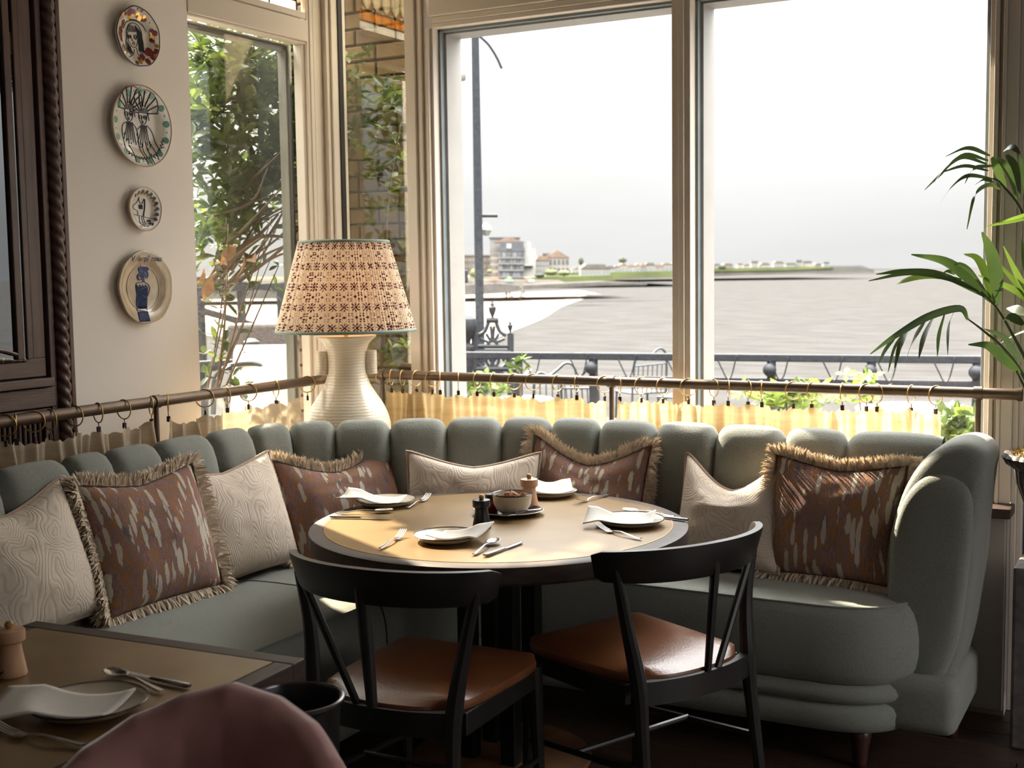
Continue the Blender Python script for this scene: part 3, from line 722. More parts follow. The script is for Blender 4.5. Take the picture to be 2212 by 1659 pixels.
def knife_meshes():
    h = flat_sweep([(0, 0, .003), (0, .008, .003), (0, .06, .003), (0, .098, .003), (0, .106, .003)], [.006, .0098, .0088, .0075, .006], [.0045, .005, .0048, .004, .003])
    b_ = flat_sweep([(0, .104, .003), (.001, .115, .003), (.0015, .16, .003), (.0005, .195, .003), (-.004, .212, .003)], [.0055, .0085, .0098, .009, .0016], [.001, .001, .0009, .0008, .0005])
    return [('handle', h.mesh('handle')), ('blade', b_.mesh('blade'))]
CUT = {'fork': fork_meshes(), 'spoon': spoon_meshes(), 'knife': knife_meshes()}
for ms in CUT.values():
    for n_, me in ms: me.materials.append(M_steel)
def cutlery(kind, a, b, z, label, tilt=0.0, group=None):
    """from handle end a towards b (plan points)"""
    d = Vector((b[0]-a[0], b[1]-a[1], 0)); rz = math.atan2(d.y, d.x) - PI/2
    t = thing(kind, label, kind, (a[0], a[1], z + .0015), rz, group)
    t.rotation_euler = (tilt, 0, rz)
    for n_, me in CUT[kind]: 
        o = place(me, n_, None, t)
        if n_ == 'bowl': s_ = o.modifiers.new('t', 'SOLIDIFY'); s_.thickness = .0012
    return t
T1 = TZ + .0008
ft_ = 'of the place nearest the black chair backed onto the square table'
plate(-1.925, 3.125, T1, .100, 'cream side plate with dark rim, set in front of the black chair, napkin across it', 1)
napkin(-1.885, 3.135, T1, .25, .155, .125, 'white napkin on the plate set before the black pepper mill', 1, (.01, .0, .03, .0))
cutlery('fork', (-2.035, 2.935), (-2.085, 3.15), T1, 'steel fork left of the plate set before the black pepper mill')
cutlery('spoon', (-1.752, 2.985), (-1.785, 3.19), T1, 'steel spoon lying beside a knife, right of the plate before the black pepper mill')
cutlery('knife', (-1.716, 2.985), (-1.706, 3.20), T1, 'steel table knife beside the spoon, right of the plate before the black pepper mill')
plate(-2.42, 3.535, T1, .102, 'cream side plate with dark rim beside the fringed cushion in the banquette corner', 2)
napkin(-2.455, 3.500, T1, .45, .205, .105, 'white napkin draped over the plate near the fringed cushion in the corner', 2, (.025, -.0, .01, .035))
cutlery('fork', (-2.312, 3.50), (-2.352, 3.72), T1, 'steel fork half hidden behind the plate near the corner cushion')
cutlery('spoon', (-2.475, 3.315), (-2.335, 3.425), T1, 'steel spoon lying next to a knife below the plate near the corner cushion')
cutlery('knife', (-2.455, 3.262), (-2.252, 3.325), T1, 'steel table knife next to the spoon below the plate near the corner cushion')
plate(-1.525, 3.575, T1, .108, 'cream side plate with dark rim opposite the turned black chair', 3)
napkin(-1.555, 3.560, T1, .50, .215, .10, 'pale napkin lying across the plate opposite the turned black chair', 3, (.0, .0, .012, .03))
cutlery('fork', (-1.405, 3.372), (-1.60, 3.465), T1, 'steel fork between plate and table edge, facing the turned black chair')
cutlery('spoon', (-1.440, 3.735), (-1.632, 3.755), T1, 'steel spoon crossing a knife behind the plate opposite the turned chair')
cutlery('knife', (-1.378, 3.692), (-1.58, 3.735), T1, 'steel table knife crossing the spoon behind the plate opposite the turned chair')
plate(-1.985, 3.925, T1, .100, 'cream side plate with dark rim at the far side beside the wooden mill', 4)
napkin(-1.985, 3.945, T1, .75, .150, .125, 'white napkin on the far plate beside the wooden mill', 4, (.01, .0, .02, .035))
cutlery('fork', (-1.795, 4.005), (-1.83, 3.80), T1, 'steel fork beside the far plate with its napkin')
cutlery('spoon', (-2.20, 3.985), (-2.14, 3.80), T1, 'steel spoon behind the sugar bowl, left of the far plate')
# centre group
tr = thing('serving_tray', 'dark oval glazed dish carrying the sugar bowl and wooden mill', 'dish', (-1.955, 3.565, T1), .35)
MB().lathe([(0, 0), (.075, 0), (.105, .008), (.116, .014), (.117, .017), (.104, .012), (.07, .006), (0, .005)], 44, sx=1.0, sy=.86).build('dish', M_navy, tr, world=False)
MB().lathe([(.1155, .0135), (.1185, .0155), (.1165, .018), (.113, .0165)], 44, sx=1, sy=.86, ring=True).build('rim_line', M_cream, tr, world=False)
bw_ = thing('sugar_bowl', 'cream glazed bowl of brown sugar lumps standing on the dark dish', 'bowl', (-1.930, 3.545, T1+.006))
MB().lathe([(0, 0), (.030, 0), (.034, .003), (.050, .014), (.061, .034), (.0655, .066), (.0635, .067), (.058, .036), (.047, .018), (.03, .009), (0, .008)], 40).build('body', M_cream, bw_, world=False)
MB().lathe([(.0648, .0645), (.0668, .067), (.0652, .0692), (.0625, .0675)], 40, ring=True).build('rim_line', M_rimline, bw_, world=False)
M_sugar = mk('brown_sugar', (0.30, 0.145, 0.06), 0.8, var=.3, scale=60, bump=.4, bscale=300)
random.seed(11)
lm = MB().box(-.0085, .0085, -.0085, .0085, -.0075, .0075).mesh('lump', bevel=.0028, seg=2); lm.materials.append(M_sugar)
MB_fill = [(0, 0, .050)] + [(.025*math.cos(a), .025*math.sin(a), .047) for a in [i*PI/3 for i in range(6)]] + [(.044*math.cos(a+.3), .044*math.sin(a+.3), .048) for a in [i*PI/5 for i in range(10)]] + [(.012*math.cos(a), .012*math.sin(a), .063) for a in (0, 2.1, 4.2)] + [(.033, .02, .060), (-.03, .02, .060), (.02, -.03, .060), (.0, .012, .034), (.02, -.01, .030), (-.02, -.01, .032)]
for q in MB_fill:
    o = bpy.data.objects.new('sugar_lump', lm); COL.objects.link(o)
    o.location = (-1.930+q[0]*.95, 3.545+q[1]*.95, T1+.006+q[2]); o.rotation_euler = (random.uniform(-.5, .5), random.uniform(-.5, .5), random.uniform(0, 3)); o.scale = [random.uniform(.85, 1.25) for _ in range(3)]
    prop(o, 'rough brown sugar lump in the cream bowl', 'sugar lump', 'sugar lumps in the bowl')
def mill(x, y, z, mat, label, s=1.0):
    t = thing('spice_mill', label, 'mill', (x, y, z)); t.scale = (s, s, s)
    MB().lathe([(0, 0), (.030, 0), (.031, .003), (.0285, .018), (.0225, .052), (.0215, .062), (.0225, .066), (0, .066)], 28).build('body', mat, t, world=False)
    MB().lathe([(0, .0665), (.024, .0665), (.0295, .071), (.030, .088), (.0285, .093), (.012, .095), (0, .095)], 28).build('head', mat, t, world=False)
    MB().lathe([(0, .094), (.005, .094), (.0085, .099), (.009, .105), (.006, .110), (0, .111)], 18).build('knob', M_knob, t, world=False)
    return t
mill(-1.925, 3.335, T1, M_blackmetal, 'black pepper mill with wooden knob in front of the sugar bowl', .95)
mill(-1.935, 3.675, T1+.008, M_millwood, 'pale wooden salt mill standing behind the sugar bowl')
# small dark jar with a red glow of glass
j = thing('glass_jar', 'small dark jar with red glass behind the black pepper mill', 'jar', (-2.01, 3.55, T1+.006))
M_red = mk('red_glass', (0.35, 0.02, 0.012), 0.08, coat=.5)
MB().lathe([(0, 0), (.020, 0), (.022, .004), (.022, .040), (.019, .044), (0, .044)], 20).build('body', M_red, j, world=False)
MB().lathe([(0, .0445), (.0215, .0445), (.0215, .058), (.019, .060), (0, .060)], 20).build('lid', M_blackmetal, j, world=False)
cutlery('spoon', (-1.862, 3.615), (-1.885, 3.515), T1+.012, 'small dark spoon resting on the dish beside the sugar bowl')
# ---- setting on the foreground table
g2 = 'on the square table'
plate(-1.755, 1.590, T1, .105, 'cream side plate with dark rim on the square table', 5, 'plates on the square table')
napkin(-1.80, 1.55, T1, .52, .235, .125, 'white napkin over the plate on the square table', 6, (.0, .0, .005, .02), 'napkins on the square table')
cutlery('spoon', (-1.702, 1.72), (-1.885, 1.76), T1, 'steel spoon above the plate on the square table')
cutlery('knife', (-1.675, 1.765), (-1.88, 1.775), T1, 'steel knife above the plate on the square table')
cutlery('fork', (-1.62, 1.455), (-1.80, 1.435), T1, 'steel fork below the plate on the square table')
mill(-2.062, 1.672, T1, M_millwood, 'pale wooden salt mill on the square table')
t = thing('glazed_bowl', 'cream bowl with dark rim on the square table', 'bowl', (-2.150, 1.655, T1+.006))
MB().lathe([(0, 0), (.030, 0), (.034, .003), (.050, .014), (.061, .034), (.0655, .066), (.0635, .067), (.058, .036), (.047, .018), (.03, .009), (0, .008)], 40).build('body', M_cream, t, world=False)
MB().lathe([(.0648, .0645), (.0668, .067), (.0652, .0692), (.0625, .0675)], 40, ring=True).build('rim_line', M_rimline, t, world=False)
t = thing('serving_tray', 'dark oval glazed dish under the bowl on the square table', 'dish', (-2.150, 1.65, T1), .35)
MB().lathe([(0, 0), (.075, 0), (.095, .008), (.102, .014), (.103, .017), (.094, .012), (.06, .006), (0, .005)], 44, sx=1.0, sy=.86).build('dish', M_navy, t, world=False)

# ================================================================= mauve velvet tub chair and wine bucket
M_velvet = mk('mauve_velvet', (0.38, 0.17, 0.155), 0.8, scale=6, col2=(0.50, 0.26, 0.24), sheen=1.0, bump=.1, bscale=30)
VX, VY, VR, VA = -1.30, 1.335, .245, math.radians(110)
vc = thing('tub_chair', 'mauve velvet channelled tub chair with its back to the square table', 'chair', (VX, VY, 0))
n = 120
def shell_row(a):
    zt = .892 - .135*(abs(a-VA)/(PI/2))**1.4; fl = .0045*abs(math.sin((a-VA)*9)); row = []
    for k, (rr, z) in enumerate(((-.075, .43), (-.068, .60), (-.060, zt-.075), (-.055, zt-.035), (-.040, zt-.008), (-.018, zt), (.004, zt-.006), (.016, zt-.028), (.018, zt-.07), (.0, .62), (-.03, .42), (-.06, .33), (-.10, .33))):
        r = VR + rr + (-fl if k < 3 else (-fl*.7 if k > 6 else 0)); row.append((r*math.cos(a), r*math.sin(a), z - (fl*.8 if 2 < k < 7 else 0)))
    return row
rows = [shell_row(lerp(VA-2.0, VA+2.0, i/n)) for i in range(n+1)]
m = MB().grid(rows)
for rw in (rows[0], rows[-1]): m.add(rw, [tuple(range(len(rw)))])
m.build('backrest', M_velvet, vc, world=False, sharp=.9)
MB().lathe([(0, .475), (.10, .474), (.15, .462), (.175, .43), (.175, .36), (.15, .34), (0, .34)], 40).build('seat', M_velvet, vc, world=False, sharp=None)
for sx_, sy_ in ((1, 1), (1, -1), (-1, 1), (-1, -1)):
    MB().tube([(sx_*.11, sy_*.11, .35), (sx_*.15, sy_*.15, 0)], [.018, .011], 10).build('leg', M_black, vc, world=False)
wb = thing('wine_bucket', 'black round-rimmed bucket on a slim stand between the mauve chair and the black chair', 'bucket', (-1.468, 1.825, 0))
MB().lathe([(0, .56), (.065, .56), (.076, .575), (.086, .752), (.089, .760), (.092, .763), (.089, .766), (.084, .763), (.081, .752), (.070, .58), (0, .575)], 48).build('bucket', M_blackmetal, wb, world=False)
MB().tube([(.090*math.cos(a), .090*math.sin(a), .764) for a in [2*PI*i/48 for i in range(48)]], .0048, 8, closed=True).build('rolled_rim', mk('polished_black', (.10, .10, .105), .22, metal=.8), wb, world=False)
MB().lathe([(.014, .02), (.014, .56)], 12).build('stand_post', M_blackmetal, wb, world=False)
MB().lathe([(0, 0), (.13, 0), (.13, .01), (.02, .022), (0, .022)], 32).build('stand_base', M_blackmetal, wb, world=False)
# ================================================================= cushions
def mk_pattern(name):
    m, t, p, out = nodes(name); N = t.nodes.new; Lk = t.links.new
    uv = N('ShaderNodeUVMap')
    def mapped(sc, loc=(0, 0, 0)):
        q = N('ShaderNodeMapping'); q.inputs['Scale'].default_value = sc; q.inputs['Location'].default_value = loc; Lk(uv.outputs[0], q.inputs[0]); return q
    a = mapped((10, 2.2, 1)); n1 = N('ShaderNodeTexNoise'); n1.inputs['Scale'].default_value = 1.0; n1.inputs['Detail'].default_value = 4; n1.inputs['Roughness'].default_value = .6; Lk(a.outputs[0], n1.inputs['Vector'])
    r = N('ShaderNodeValToRGB'); els = r.color_ramp.elements
    els[0].position = .28; els[0].color = (.13, .105, .095, 1); els[1].position = .70; els[1].color = (.17, .14, .115, 1)
    for pos, c in ((.36, (.20, .155, .13)), (.40, (.33, .16, .15)), (.44, (.22, .16, .13)), (.48, (.40, .16, .055)), (.51, (.21, .155, .12)), (.55, (.36, .18, .17)), (.58, (.16, .13, .12)), (.62, (.42, .17, .055)), (.66, (.20, .15, .13))):
        e = els.new(pos); e.color = (*c, 1)
    Lk(n1.outputs['Fac'], r.inputs[0])
    # raised off-white dashes
    b = mapped((19, 3.6, 1), (3.1, 1.7, 0)); v = N('ShaderNodeTexVoronoi'); v.inputs['Scale'].default_value = 1.0; v.inputs['Randomness'].default_value = 1.0
    nb = N('ShaderNodeTexNoise'); nb.inputs['Scale'].default_value = 3.0; nb.inputs['Detail'].default_value = 3
    mxv = N('ShaderNodeMix'); mxv.data_type = 'RGBA'; mxv.blend_type = 'LINEAR_LIGHT'; mxv.inputs[0].default_value = .28
    Lk(b.outputs[0], nb.inputs['Vector']); Lk(b.outputs[0], mxv.inputs[6]); Lk(nb.outputs['Color'], mxv.inputs[7]); Lk(mxv.outputs[2], v.inputs['Vector'])
    d = N('ShaderNodeValToRGB'); d.color_ramp.elements[0].position = .34; d.color_ramp.elements[0].color = (1, 1, 1, 1); d.color_ramp.elements[1].position = .37; d.color_ramp.elements[1].color = (0, 0, 0, 1)
    Lk(v.outputs['Distance'], d.inputs[0])
    fine = N('ShaderNodeTexNoise'); fine.inputs['Scale'].default_value = 150; fine.inputs['Detail'].default_value = 2; Lk(uv.outputs[0], fine.inputs['Vector'])
    mxc = N('ShaderNodeMix'); mxc.data_type = 'RGBA'; Lk(d.outputs[0], mxc.inputs[0]); Lk(r.outputs[0], mxc.inputs[6]); mxc.inputs[7].default_value = (.56, .50, .41, 1)
    hm = N('ShaderNodeMath'); hm.operation = 'MULTIPLY_ADD'; hm.inputs[1].default_value = 1.2; Lk(d.outputs[0], hm.inputs[0]); Lk(fine.outputs['Fac'], hm.inputs[2])
    bm_ = N('ShaderNodeBump'); bm_.inputs['Strength'].default_value = .7; bm_.inputs['Distance'].default_value = .005; Lk(hm.outputs[0], bm_.inputs['Height'])
    Lk(bm_.outputs[0], p.inputs['Normal']); Lk(mxc.outputs[2], p.inputs['Base Color']); p.inputs['Roughness'].default_value = .9; p.inputs['Specular IOR Level'].default_value = .15
    p.inputs['Sheen Weight'].default_value = .1
    return m
def mk_moire(name):
    m, t, p, out = nodes(name); N = t.nodes.new; Lk = t.links.new
    uv = N('ShaderNodeUVMap'); q = N('ShaderNodeMapping'); q.inputs['Scale'].default_value = (1, .55, 1); Lk(uv.outputs[0], q.inputs[0])
    n0 = N('ShaderNodeTexNoise'); n0.inputs['Scale'].default_value = 3.2; n0.inputs['Detail'].default_value = 1.5; Lk(q.outputs[0], n0.inputs['Vector'])
    ml = N('ShaderNodeMath'); ml.operation = 'MULTIPLY'; ml.inputs[1].default_value = 30; Lk(n0.outputs['Fac'], ml.inputs[0])
    fr = N('ShaderNodeMath'); fr.operation = 'PINGPONG'; fr.inputs[1].default_value = .5; Lk(ml.outputs[0], fr.inputs[0])
    rp = N('ShaderNodeValToRGB'); rp.color_ramp.elements[0].position = 0; rp.color_ramp.elements[1].position = .30; Lk(fr.outputs[0], rp.inputs[0])
    wv = N('ShaderNodeTexWave'); wv.bands_direction = 'Y'; wv.inputs['Scale'].default_value = 42; wv.inputs['Distortion'].default_value = .6; Lk(uv.outputs[0], wv.inputs['Vector'])
    ad = N('ShaderNodeMath'); ad.operation = 'MULTIPLY_ADD'; ad.inputs[1].default_value = .35; Lk(wv.outputs['Fac'], ad.inputs[0]); Lk(rp.outputs[0], ad.inputs[2])
    b = N('ShaderNodeBump'); b.inputs['Strength'].default_value = .3; b.inputs['Distance'].default_value = .004; Lk(ad.outputs[0], b.inputs['Height'])
    mx_ = N('ShaderNodeMix'); mx_.data_type = 'RGBA'; Lk(rp.outputs[0], mx_.inputs[0]); mx_.inputs[6].default_value = (.58, .48, .385, 1); mx_.inputs[7].default_value = (.66, .56, .46, 1)
    Lk(mx_.outputs[2], p.inputs['Base Color']); Lk(b.outputs[0], p.inputs['Normal']); p.inputs['Roughness'].default_value = .8; p.inputs['Specular IOR Level'].default_value = .2; p.inputs['Sheen Weight'].default_value = .1
    return m
M_pattern = mk_pattern('streaked_velvet'); M_moire = mk_moire('moire_damask')
M_piping = mk('cushion_piping', (.40, .30, .22), .8)
M_fringe = mk('brush_fringe', (.56, .45, .32), .9, scale=60, col2=(.78, .65, .50))
def cushion(label, base, facing, W, H, lean, roll=0.0, kind='beige', T=.085, dent=0.0, seed=0, sag=.02, uvr=0.0, bulge=1.0):
    """base = middle of the lower edge (world), facing = plan direction of the front face"""
    fx = Vector((facing[0], facing[1], 0)).normalized(); rt = Vector((-fx.y, fx.x, 0))
    up = (Vector((0, 0, 1))*math.cos(lean) - fx*math.sin(lean)); nf = (fx*math.cos(lean) + Vector((0, 0, 1))*math.sin(lean))
    X = rt*math.cos(roll) + up*math.sin(roll); Y = up*math.cos(roll) - rt*math.sin(roll)
    base = Vector(base); t = thing('cushion', label, 'cushion', base)
    N_ = 30; rnd = random.Random(seed); o1, o2 = rnd.uniform(0, 50), rnd.uniform(0, 50)
    def outline(u, v):
        # pillow outline: sides curve in between pointed corners
        x = u*(W/2)*(1 - .055*(1-v*v)); y = v*(H/2)*(1 - .055*(1-u*u))
        if v > 0: y -= (dent*(1-u*u)**1.5 + sag*(1-abs(u))**1.2)*v
        return x, y
    def surf(u, v, side):
        x, y = outline(u, v)
        th = T*((1-abs(u)**2.2)*(1-abs(v)**2.2))**.48
        th *= bulge*(1 - .35*dent/.1*max(0, v)*(1-u*u)) if side > 0 else .75
        nz_ = noise.noise(Vector((u*1.6+o1, v*1.6+o2, side)))*.010 + noise.noise(Vector((u*4+o2, v*4+o1, side)))*.004
        th += nz_*(1-u**4)*(1-v**4)
        # creases radiating from corners
        return base + Y*(H/2) + X*x + Y*y + nf*(th*side)
    for side, nm in ((1, 'front'), (-1, 'rear')):
        rows = [[surf(-1+2*i/N_, -1+2*j/N_, side) for j in range(N_+1)] for i in range(N_+1)]
        m = MB().grid(rows); me = m.mesh(nm, fix=False)
        uvl = me.uv_layers.new(name='UVMap'); ca, sa = math.cos(uvr), math.sin(uvr)
        for lp in me.loops:
            i, j = divmod(lp.vertex_index, N_+1); a, b = i/N_*W/.45 + seed*1.37, j/N_*H/.45 + seed*.73
            uvl.data[lp.index].uv = (a*ca-b*sa, a*sa+b*ca)
        me.materials.append(M_pattern if kind == 'fringe' else M_moire)
        o = bpy.data.objects.new(nm, me); COL.objects.link(o); attach(o, t)
    ring = []
    for i in range(N_): ring.append((-1+2*i/N_, -1))
    for i in range(N_): ring.append((1, -1+2*i/N_))
    for i in range(N_): ring.append((1-2*i/N_, 1))
    for i in range(N_): ring.append((-1, 1-2*i/N_))
    pts = [surf(u*.999, v*.999, 0) for u, v in ring]
    if kind == 'beige':
        MB().tube(pts, .0065, 6, closed=True).build('piping', M_piping, t)
    else:
        m = MB(); ctr = base + Y*(H/2)
        for i in range(len(pts)):
            a, b = pts[i], pts[(i+1) % len(pts)]
            u, v = ring[i]; outv = (X*(u if abs(u) > .99 else u*.15) + Y*(v if abs(v) > .99 else v*.15))
            if abs(u) > .9 and abs(v) > .9: outv = X*u + Y*v
            outv.normalize()
            for k in range(40):
                p = a.lerp(b, rnd.random()) + nf*rnd.uniform(-.012, .016)
                d = (outv + nf*rnd.uniform(-.9, .9) + (b-a).normalized()*rnd.uniform(-.45, .45)).normalized()
                L_ = rnd.uniform(.034, .058); wv = (d.cross(nf) + nf*rnd.uniform(-.5, .5)).normalized()*rnd.uniform(.0026, .0045)
                mid = p + d*L_*.55 + Vector((0, 0, rnd.uniform(-.004, .006))); e = p + d*L_ + Vector((0, 0, -.006)) + nf*rnd.uniform(-.008, .008)
                m.add([p-wv, p+wv, mid+wv, mid-wv, e], [(0, 1, 2, 3), (3, 2, 4)])
        f = m.build('fringe', M_fringe, t, fix=False, sharp=None); f['kind'] = 'stuff'
    return t
cushion('beige damask cushion leaning against a fringed one, next to the square table', (-2.86, 2.44, .545), (1, -.05), .44, .42, .30, .10, 'beige', .10, .03, 1)
cushion('fringed streaked cushion between two beige damask cushions on the left wing', (-2.80, 2.87, .545), (1, -.10), .46, .42, .30, .02, 'fringe', .085, .01, 2)
cushion('beige damask cushion between two fringed ones on the left wing', (-2.80, 3.27, .545), (1, -.12), .47, .40, .32, .05, 'beige', .085, .01, 3)
cushion('fringed streaked cushion slumped in the banquette corner beside the round table', (-2.66, 3.70, .545), (.93, -.5), .50, .40, .36, .08, 'fringe', .08, .06, 4)
cushion('low beige damask cushion behind the round table, partly hidden by it', (-2.285, 3.885, .545), (.50, -.87), .50, .37, .26, -.03, 'beige', .075, .03, 5)
cushion('fringed streaked cushion behind the far plate on the back wing', (-1.94, 4.06, .545), (.12, -1), .47, .42, .30, -.05, 'fringe', .085, .07, 6)
cushion('beige damask cushion with a deep dent beside the turned black chair', (-1.375, 4.03, .545), (-.15, -1), .40, .40, .34, .04, 'beige', .085, .10, 7)
cushion('fringed streaked cushion leaning on the banquette arm', (-1.01, 4.02, .545), (-.05, -1), .45, .40, .22, -.02, 'fringe', .085, .01, 8)
# ================================================================= table lamp
LX, LY, LZ = -3.055, 4.20, .74
lamp = thing('table_lamp', 'cream ribbed vase lamp with pleated red block-print shade, in the corner behind the banquette', 'lamp', (LX, LY, LZ))
def mk_vase(name):
    m, t, p, out = nodes(name); N = t.nodes.new; Lk = t.links.new
    c = N('ShaderNodeTexCoord'); wv = N('ShaderNodeTexWave'); wv.bands_direction = 'Z'; wv.inputs['Scale'].default_value = 26; wv.inputs['Distortion'].default_value = 2.5; wv.inputs['Detail'].default_value = 3
    n = N('ShaderNodeTexNoise'); n.inputs['Scale'].default_value = 45; n.inputs['Detail'].default_value = 4
    ad = N('ShaderNodeMath'); ad.operation = 'MULTIPLY_ADD'; ad.inputs[1].default_value = .6
    r = N('ShaderNodeValToRGB'); r.color_ramp.elements[0].color = (.68, .60, .47, 1); r.color_ramp.elements[1].color = (.76, .69, .56, 1)
    b = N('ShaderNodeBump'); b.inputs['Strength'].default_value = .22; b.inputs['Distance'].default_value = .004
    Lk(c.outputs['Object'], wv.inputs['Vector']); Lk(c.outputs['Object'], n.inputs['Vector']); Lk(n.outputs['Fac'], ad.inputs[0]); Lk(wv.outputs['Fac'], ad.inputs[2])
    Lk(wv.outputs['Fac'], r.inputs[0]); Lk(r.outputs[0], p.inputs['Base Color']); Lk(ad.outputs[0], b.inputs['Height']); Lk(b.outputs[0], p.inputs['Normal'])
    p.inputs['Roughness'].default_value = .28; p.inputs['Coat Weight'].default_value = .3
    return m
M_vase = mk_vase('ribbed_glaze')
vprof = [(0, 0), (.100, 0), (.112, .01), (.140, .07), (.166, .14), (.176, .19), (.170, .235), (.150, .285), (.118, .335), (.094, .375), (.082, .415), (.078, .46), (.081, .50), (.090, .535), (.108, .558), (.124, .570), (.125, .575), (.120, .577), (.02, .572), (0, .572)]
MB().lathe([(q.x, q.y) for q in spline([(r, z, 0) for r, z in vprof[1:16]], 5)], 56).build('vase', M_vase, lamp, world=False, sharp=1.0)
MB().lathe([(0, .5705), (.122, .5745), (.1235, .5755), (.1235, .57), (0, .566)], 40).build('vase_lid', mk('lid_glaze', (.62, .50, .36), .3), lamp, world=False)
lat = Vector((.81, .59, 0))
for s in (-1, 1):
    c = lat*s*.098; m = MB()
    m.tube([c + Vector((0, 0, .415)), c + Vector((0, 0, .418)), c + Vector((0, 0, .51)), c + Vector((0, 0, .513))], [.023, .026, .026, .024], 18); m.build('lug_handle', M_vase, lamp, world=False)
MB().lathe([(.009, .57), (.009, .60)], 10).build('stem', M_brass, lamp, world=False)
MB().lathe([(.005, .60), (.005, .72), (.014, .721), (.014, .76), (0, .76)], 12).build('lamp_holder', M_brass, lamp, world=False)
def mk_shade(name):
    m, t, p, out = nodes(name); N = t.nodes.new; Lk = t.links.new
    uv = N('ShaderNodeUVMap'); sp = N('ShaderNodeSeparateXYZ'); Lk(uv.outputs[0], sp.inputs[0])
    def mth(op, a, b=None, c=None, clamp=False):
        q = N('ShaderNodeMath'); q.operation = op; q.use_clamp = clamp
        for k, x in enumerate((a, b, c)):
            if x is None: continue
            if isinstance(x, (int, float)): q.inputs[k].default_value = x
            else: Lk(x, q.inputs[k])
        return q.outputs[0]
    U = mth('MULTIPLY', sp.outputs['X'], 36.0); V = mth('MULTIPLY', sp.outputs['Y'], 9.0)
    nn = N('ShaderNodeTexNoise'); nn.inputs['Scale'].default_value = 60; Lk(uv.outputs[0], nn.inputs['Vector'])
    wob_ = mth('MULTIPLY', mth('SUBTRACT', nn.outputs['Fac'], .5), .25)
    fu = mth('ADD', mth('SUBTRACT', mth('FRACT', U), .5), wob_); fv = mth('ADD', mth('SUBTRACT', mth('FRACT', V), .5), wob_)
    ax, ay = mth('ABSOLUTE', fu), mth('ABSOLUTE', fv)
    odd = mth('MODULO', mth('FLOOR', V), 2.0)
    r2 = mth('SQRT', mth('ADD', mth('MULTIPLY', fu, fu), mth('MULTIPLY', fv, fv)))
    xm = mth('LESS_THAN', mth('ABSOLUTE', mth('SUBTRACT', ax, ay)), .075)                     # crossed sprig
    xm = mth('MULTIPLY', xm, mth('LESS_THAN', r2, .47))
    vm = mth('MULTIPLY', mth('LESS_THAN', ax, .05), mth('MULTIPLY', mth('GREATER_THAN', ay, .2), mth('LESS_THAN', ay, .42)))
    hm = mth('MULTIPLY', mth('LESS_THAN', ay, .05), mth('MULTIPLY', mth('GREATER_THAN', ax, .22), mth('LESS_THAN', ax, .40)))
    A = mth('MAXIMUM', xm, mth('MAXIMUM', vm, hm))
    dm = mth('LESS_THAN', mth('ADD', ax, ay), .15)                                            # diamond and side dots
    d2 = mth('LESS_THAN', mth('SQRT', mth('ADD', mth('POWER', mth('SUBTRACT', ax, .36), 2.0), mth('POWER', mth('SUBTRACT', ay, .18), 2.0))), .075)
    d3 = mth('LESS_THAN', mth('SQRT', mth('ADD', mth('POWER', mth('SUBTRACT', ax, .36), 2.0), mth('POWER', mth('SUBTRACT', ay, .38), 2.0))), .065)
    B = mth('MAXIMUM', dm, mth('MAXIMUM', d2, d3))
    msk = mth('ADD', mth('MULTIPLY', A, mth('SUBTRACT', 1.0, odd)), mth('MULTIPLY', B, odd), clamp=True)
    mx_ = N('ShaderNodeMix'); mx_.data_type = 'RGBA'; Lk(msk, mx_.inputs[0]); mx_.inputs[6].default_value = (.78, .68, .56, 1); mx_.inputs[7].default_value = (.09, .020, .030, 1)
    Lk(mx_.outputs[2], p.inputs['Base Color']); p.inputs['Roughness'].default_value = .9; p.inputs['Specular IOR Level'].default_value = .1
    tl = N('ShaderNodeBsdfTranslucent'); Lk(mx_.outputs[2], tl.inputs['Color']); ms = N('ShaderNodeMixShader'); ms.inputs[0].default_value = .42
    Lk(p.outputs[0], ms.inputs[1]); Lk(tl.outputs[0], ms.inputs[2]); Lk(ms.outputs[0], out.inputs[0])
    return m
M_shade = mk_shade('block_print_shade')
NP = 480; zb, zt, rb, rt_ = .597, .958, .284, .182
P = []
random.seed(5); ph = [random.uniform(.5, 1.3) for _ in range(NP//4+1)]
for k in range(NP+1):
    a = 2*PI*k/NP; amp = .0035*ph[(k % NP)//4]*(1 if k % 4 in (1, 2) else -1)
    P.append([((lerp(rb, rt_, j/6)+amp)*math.cos(a), (lerp(rb, rt_, j/6)+amp)*math.sin(a), lerp(zb, zt, j/6)) for j in range(7)])
me = MB().grid(P).mesh('lamp_shade', fix=False)
ul = me.uv_layers.new(name='UVMap')
for lp in me.loops:
    k, j = divmod(lp.vertex_index, 7); ul.data[lp.index].uv = (k/NP, j/6)
me.materials.append(M_shade); place(me, 'lamp_shade', None, lamp)
M_trim = mk('shade_trim', (.20, .27, .23), .7)
for r, z in ((rb, zb), (rt_, zt)):
    MB().tube([(r*math.cos(a), r*math.sin(a), z) for a in [2*PI*i/72 for i in range(72)]], .0065, 8, closed=True).build('shade_trim', M_trim, lamp, world=False)
bulb_m, bt_, bp, bo = nodes('bulb'); bp.inputs['Emission Color'].default_value = (1, .55, .2, 1); bp.inputs['Emission Strength'].default_value = 5; bp.inputs['Base Color'].default_value = (1, .8, .5, 1)
MB().lathe([(0, .755), (.014, .758), (.028, .785), (.030, .80), (.022, .822), (0, .83)], 18).build('bulb', bulb_m, lamp, world=False)
bl = bpy.data.lights.new('bulb_light', 'POINT'); bl.energy = .6; bl.color = (1, .55, .22); bl.shadow_soft_size = .03
blo = bpy.data.objects.new('bulb_light', bl); COL.objects.link(blo); blo.location = (LX, LY, LZ+.70)

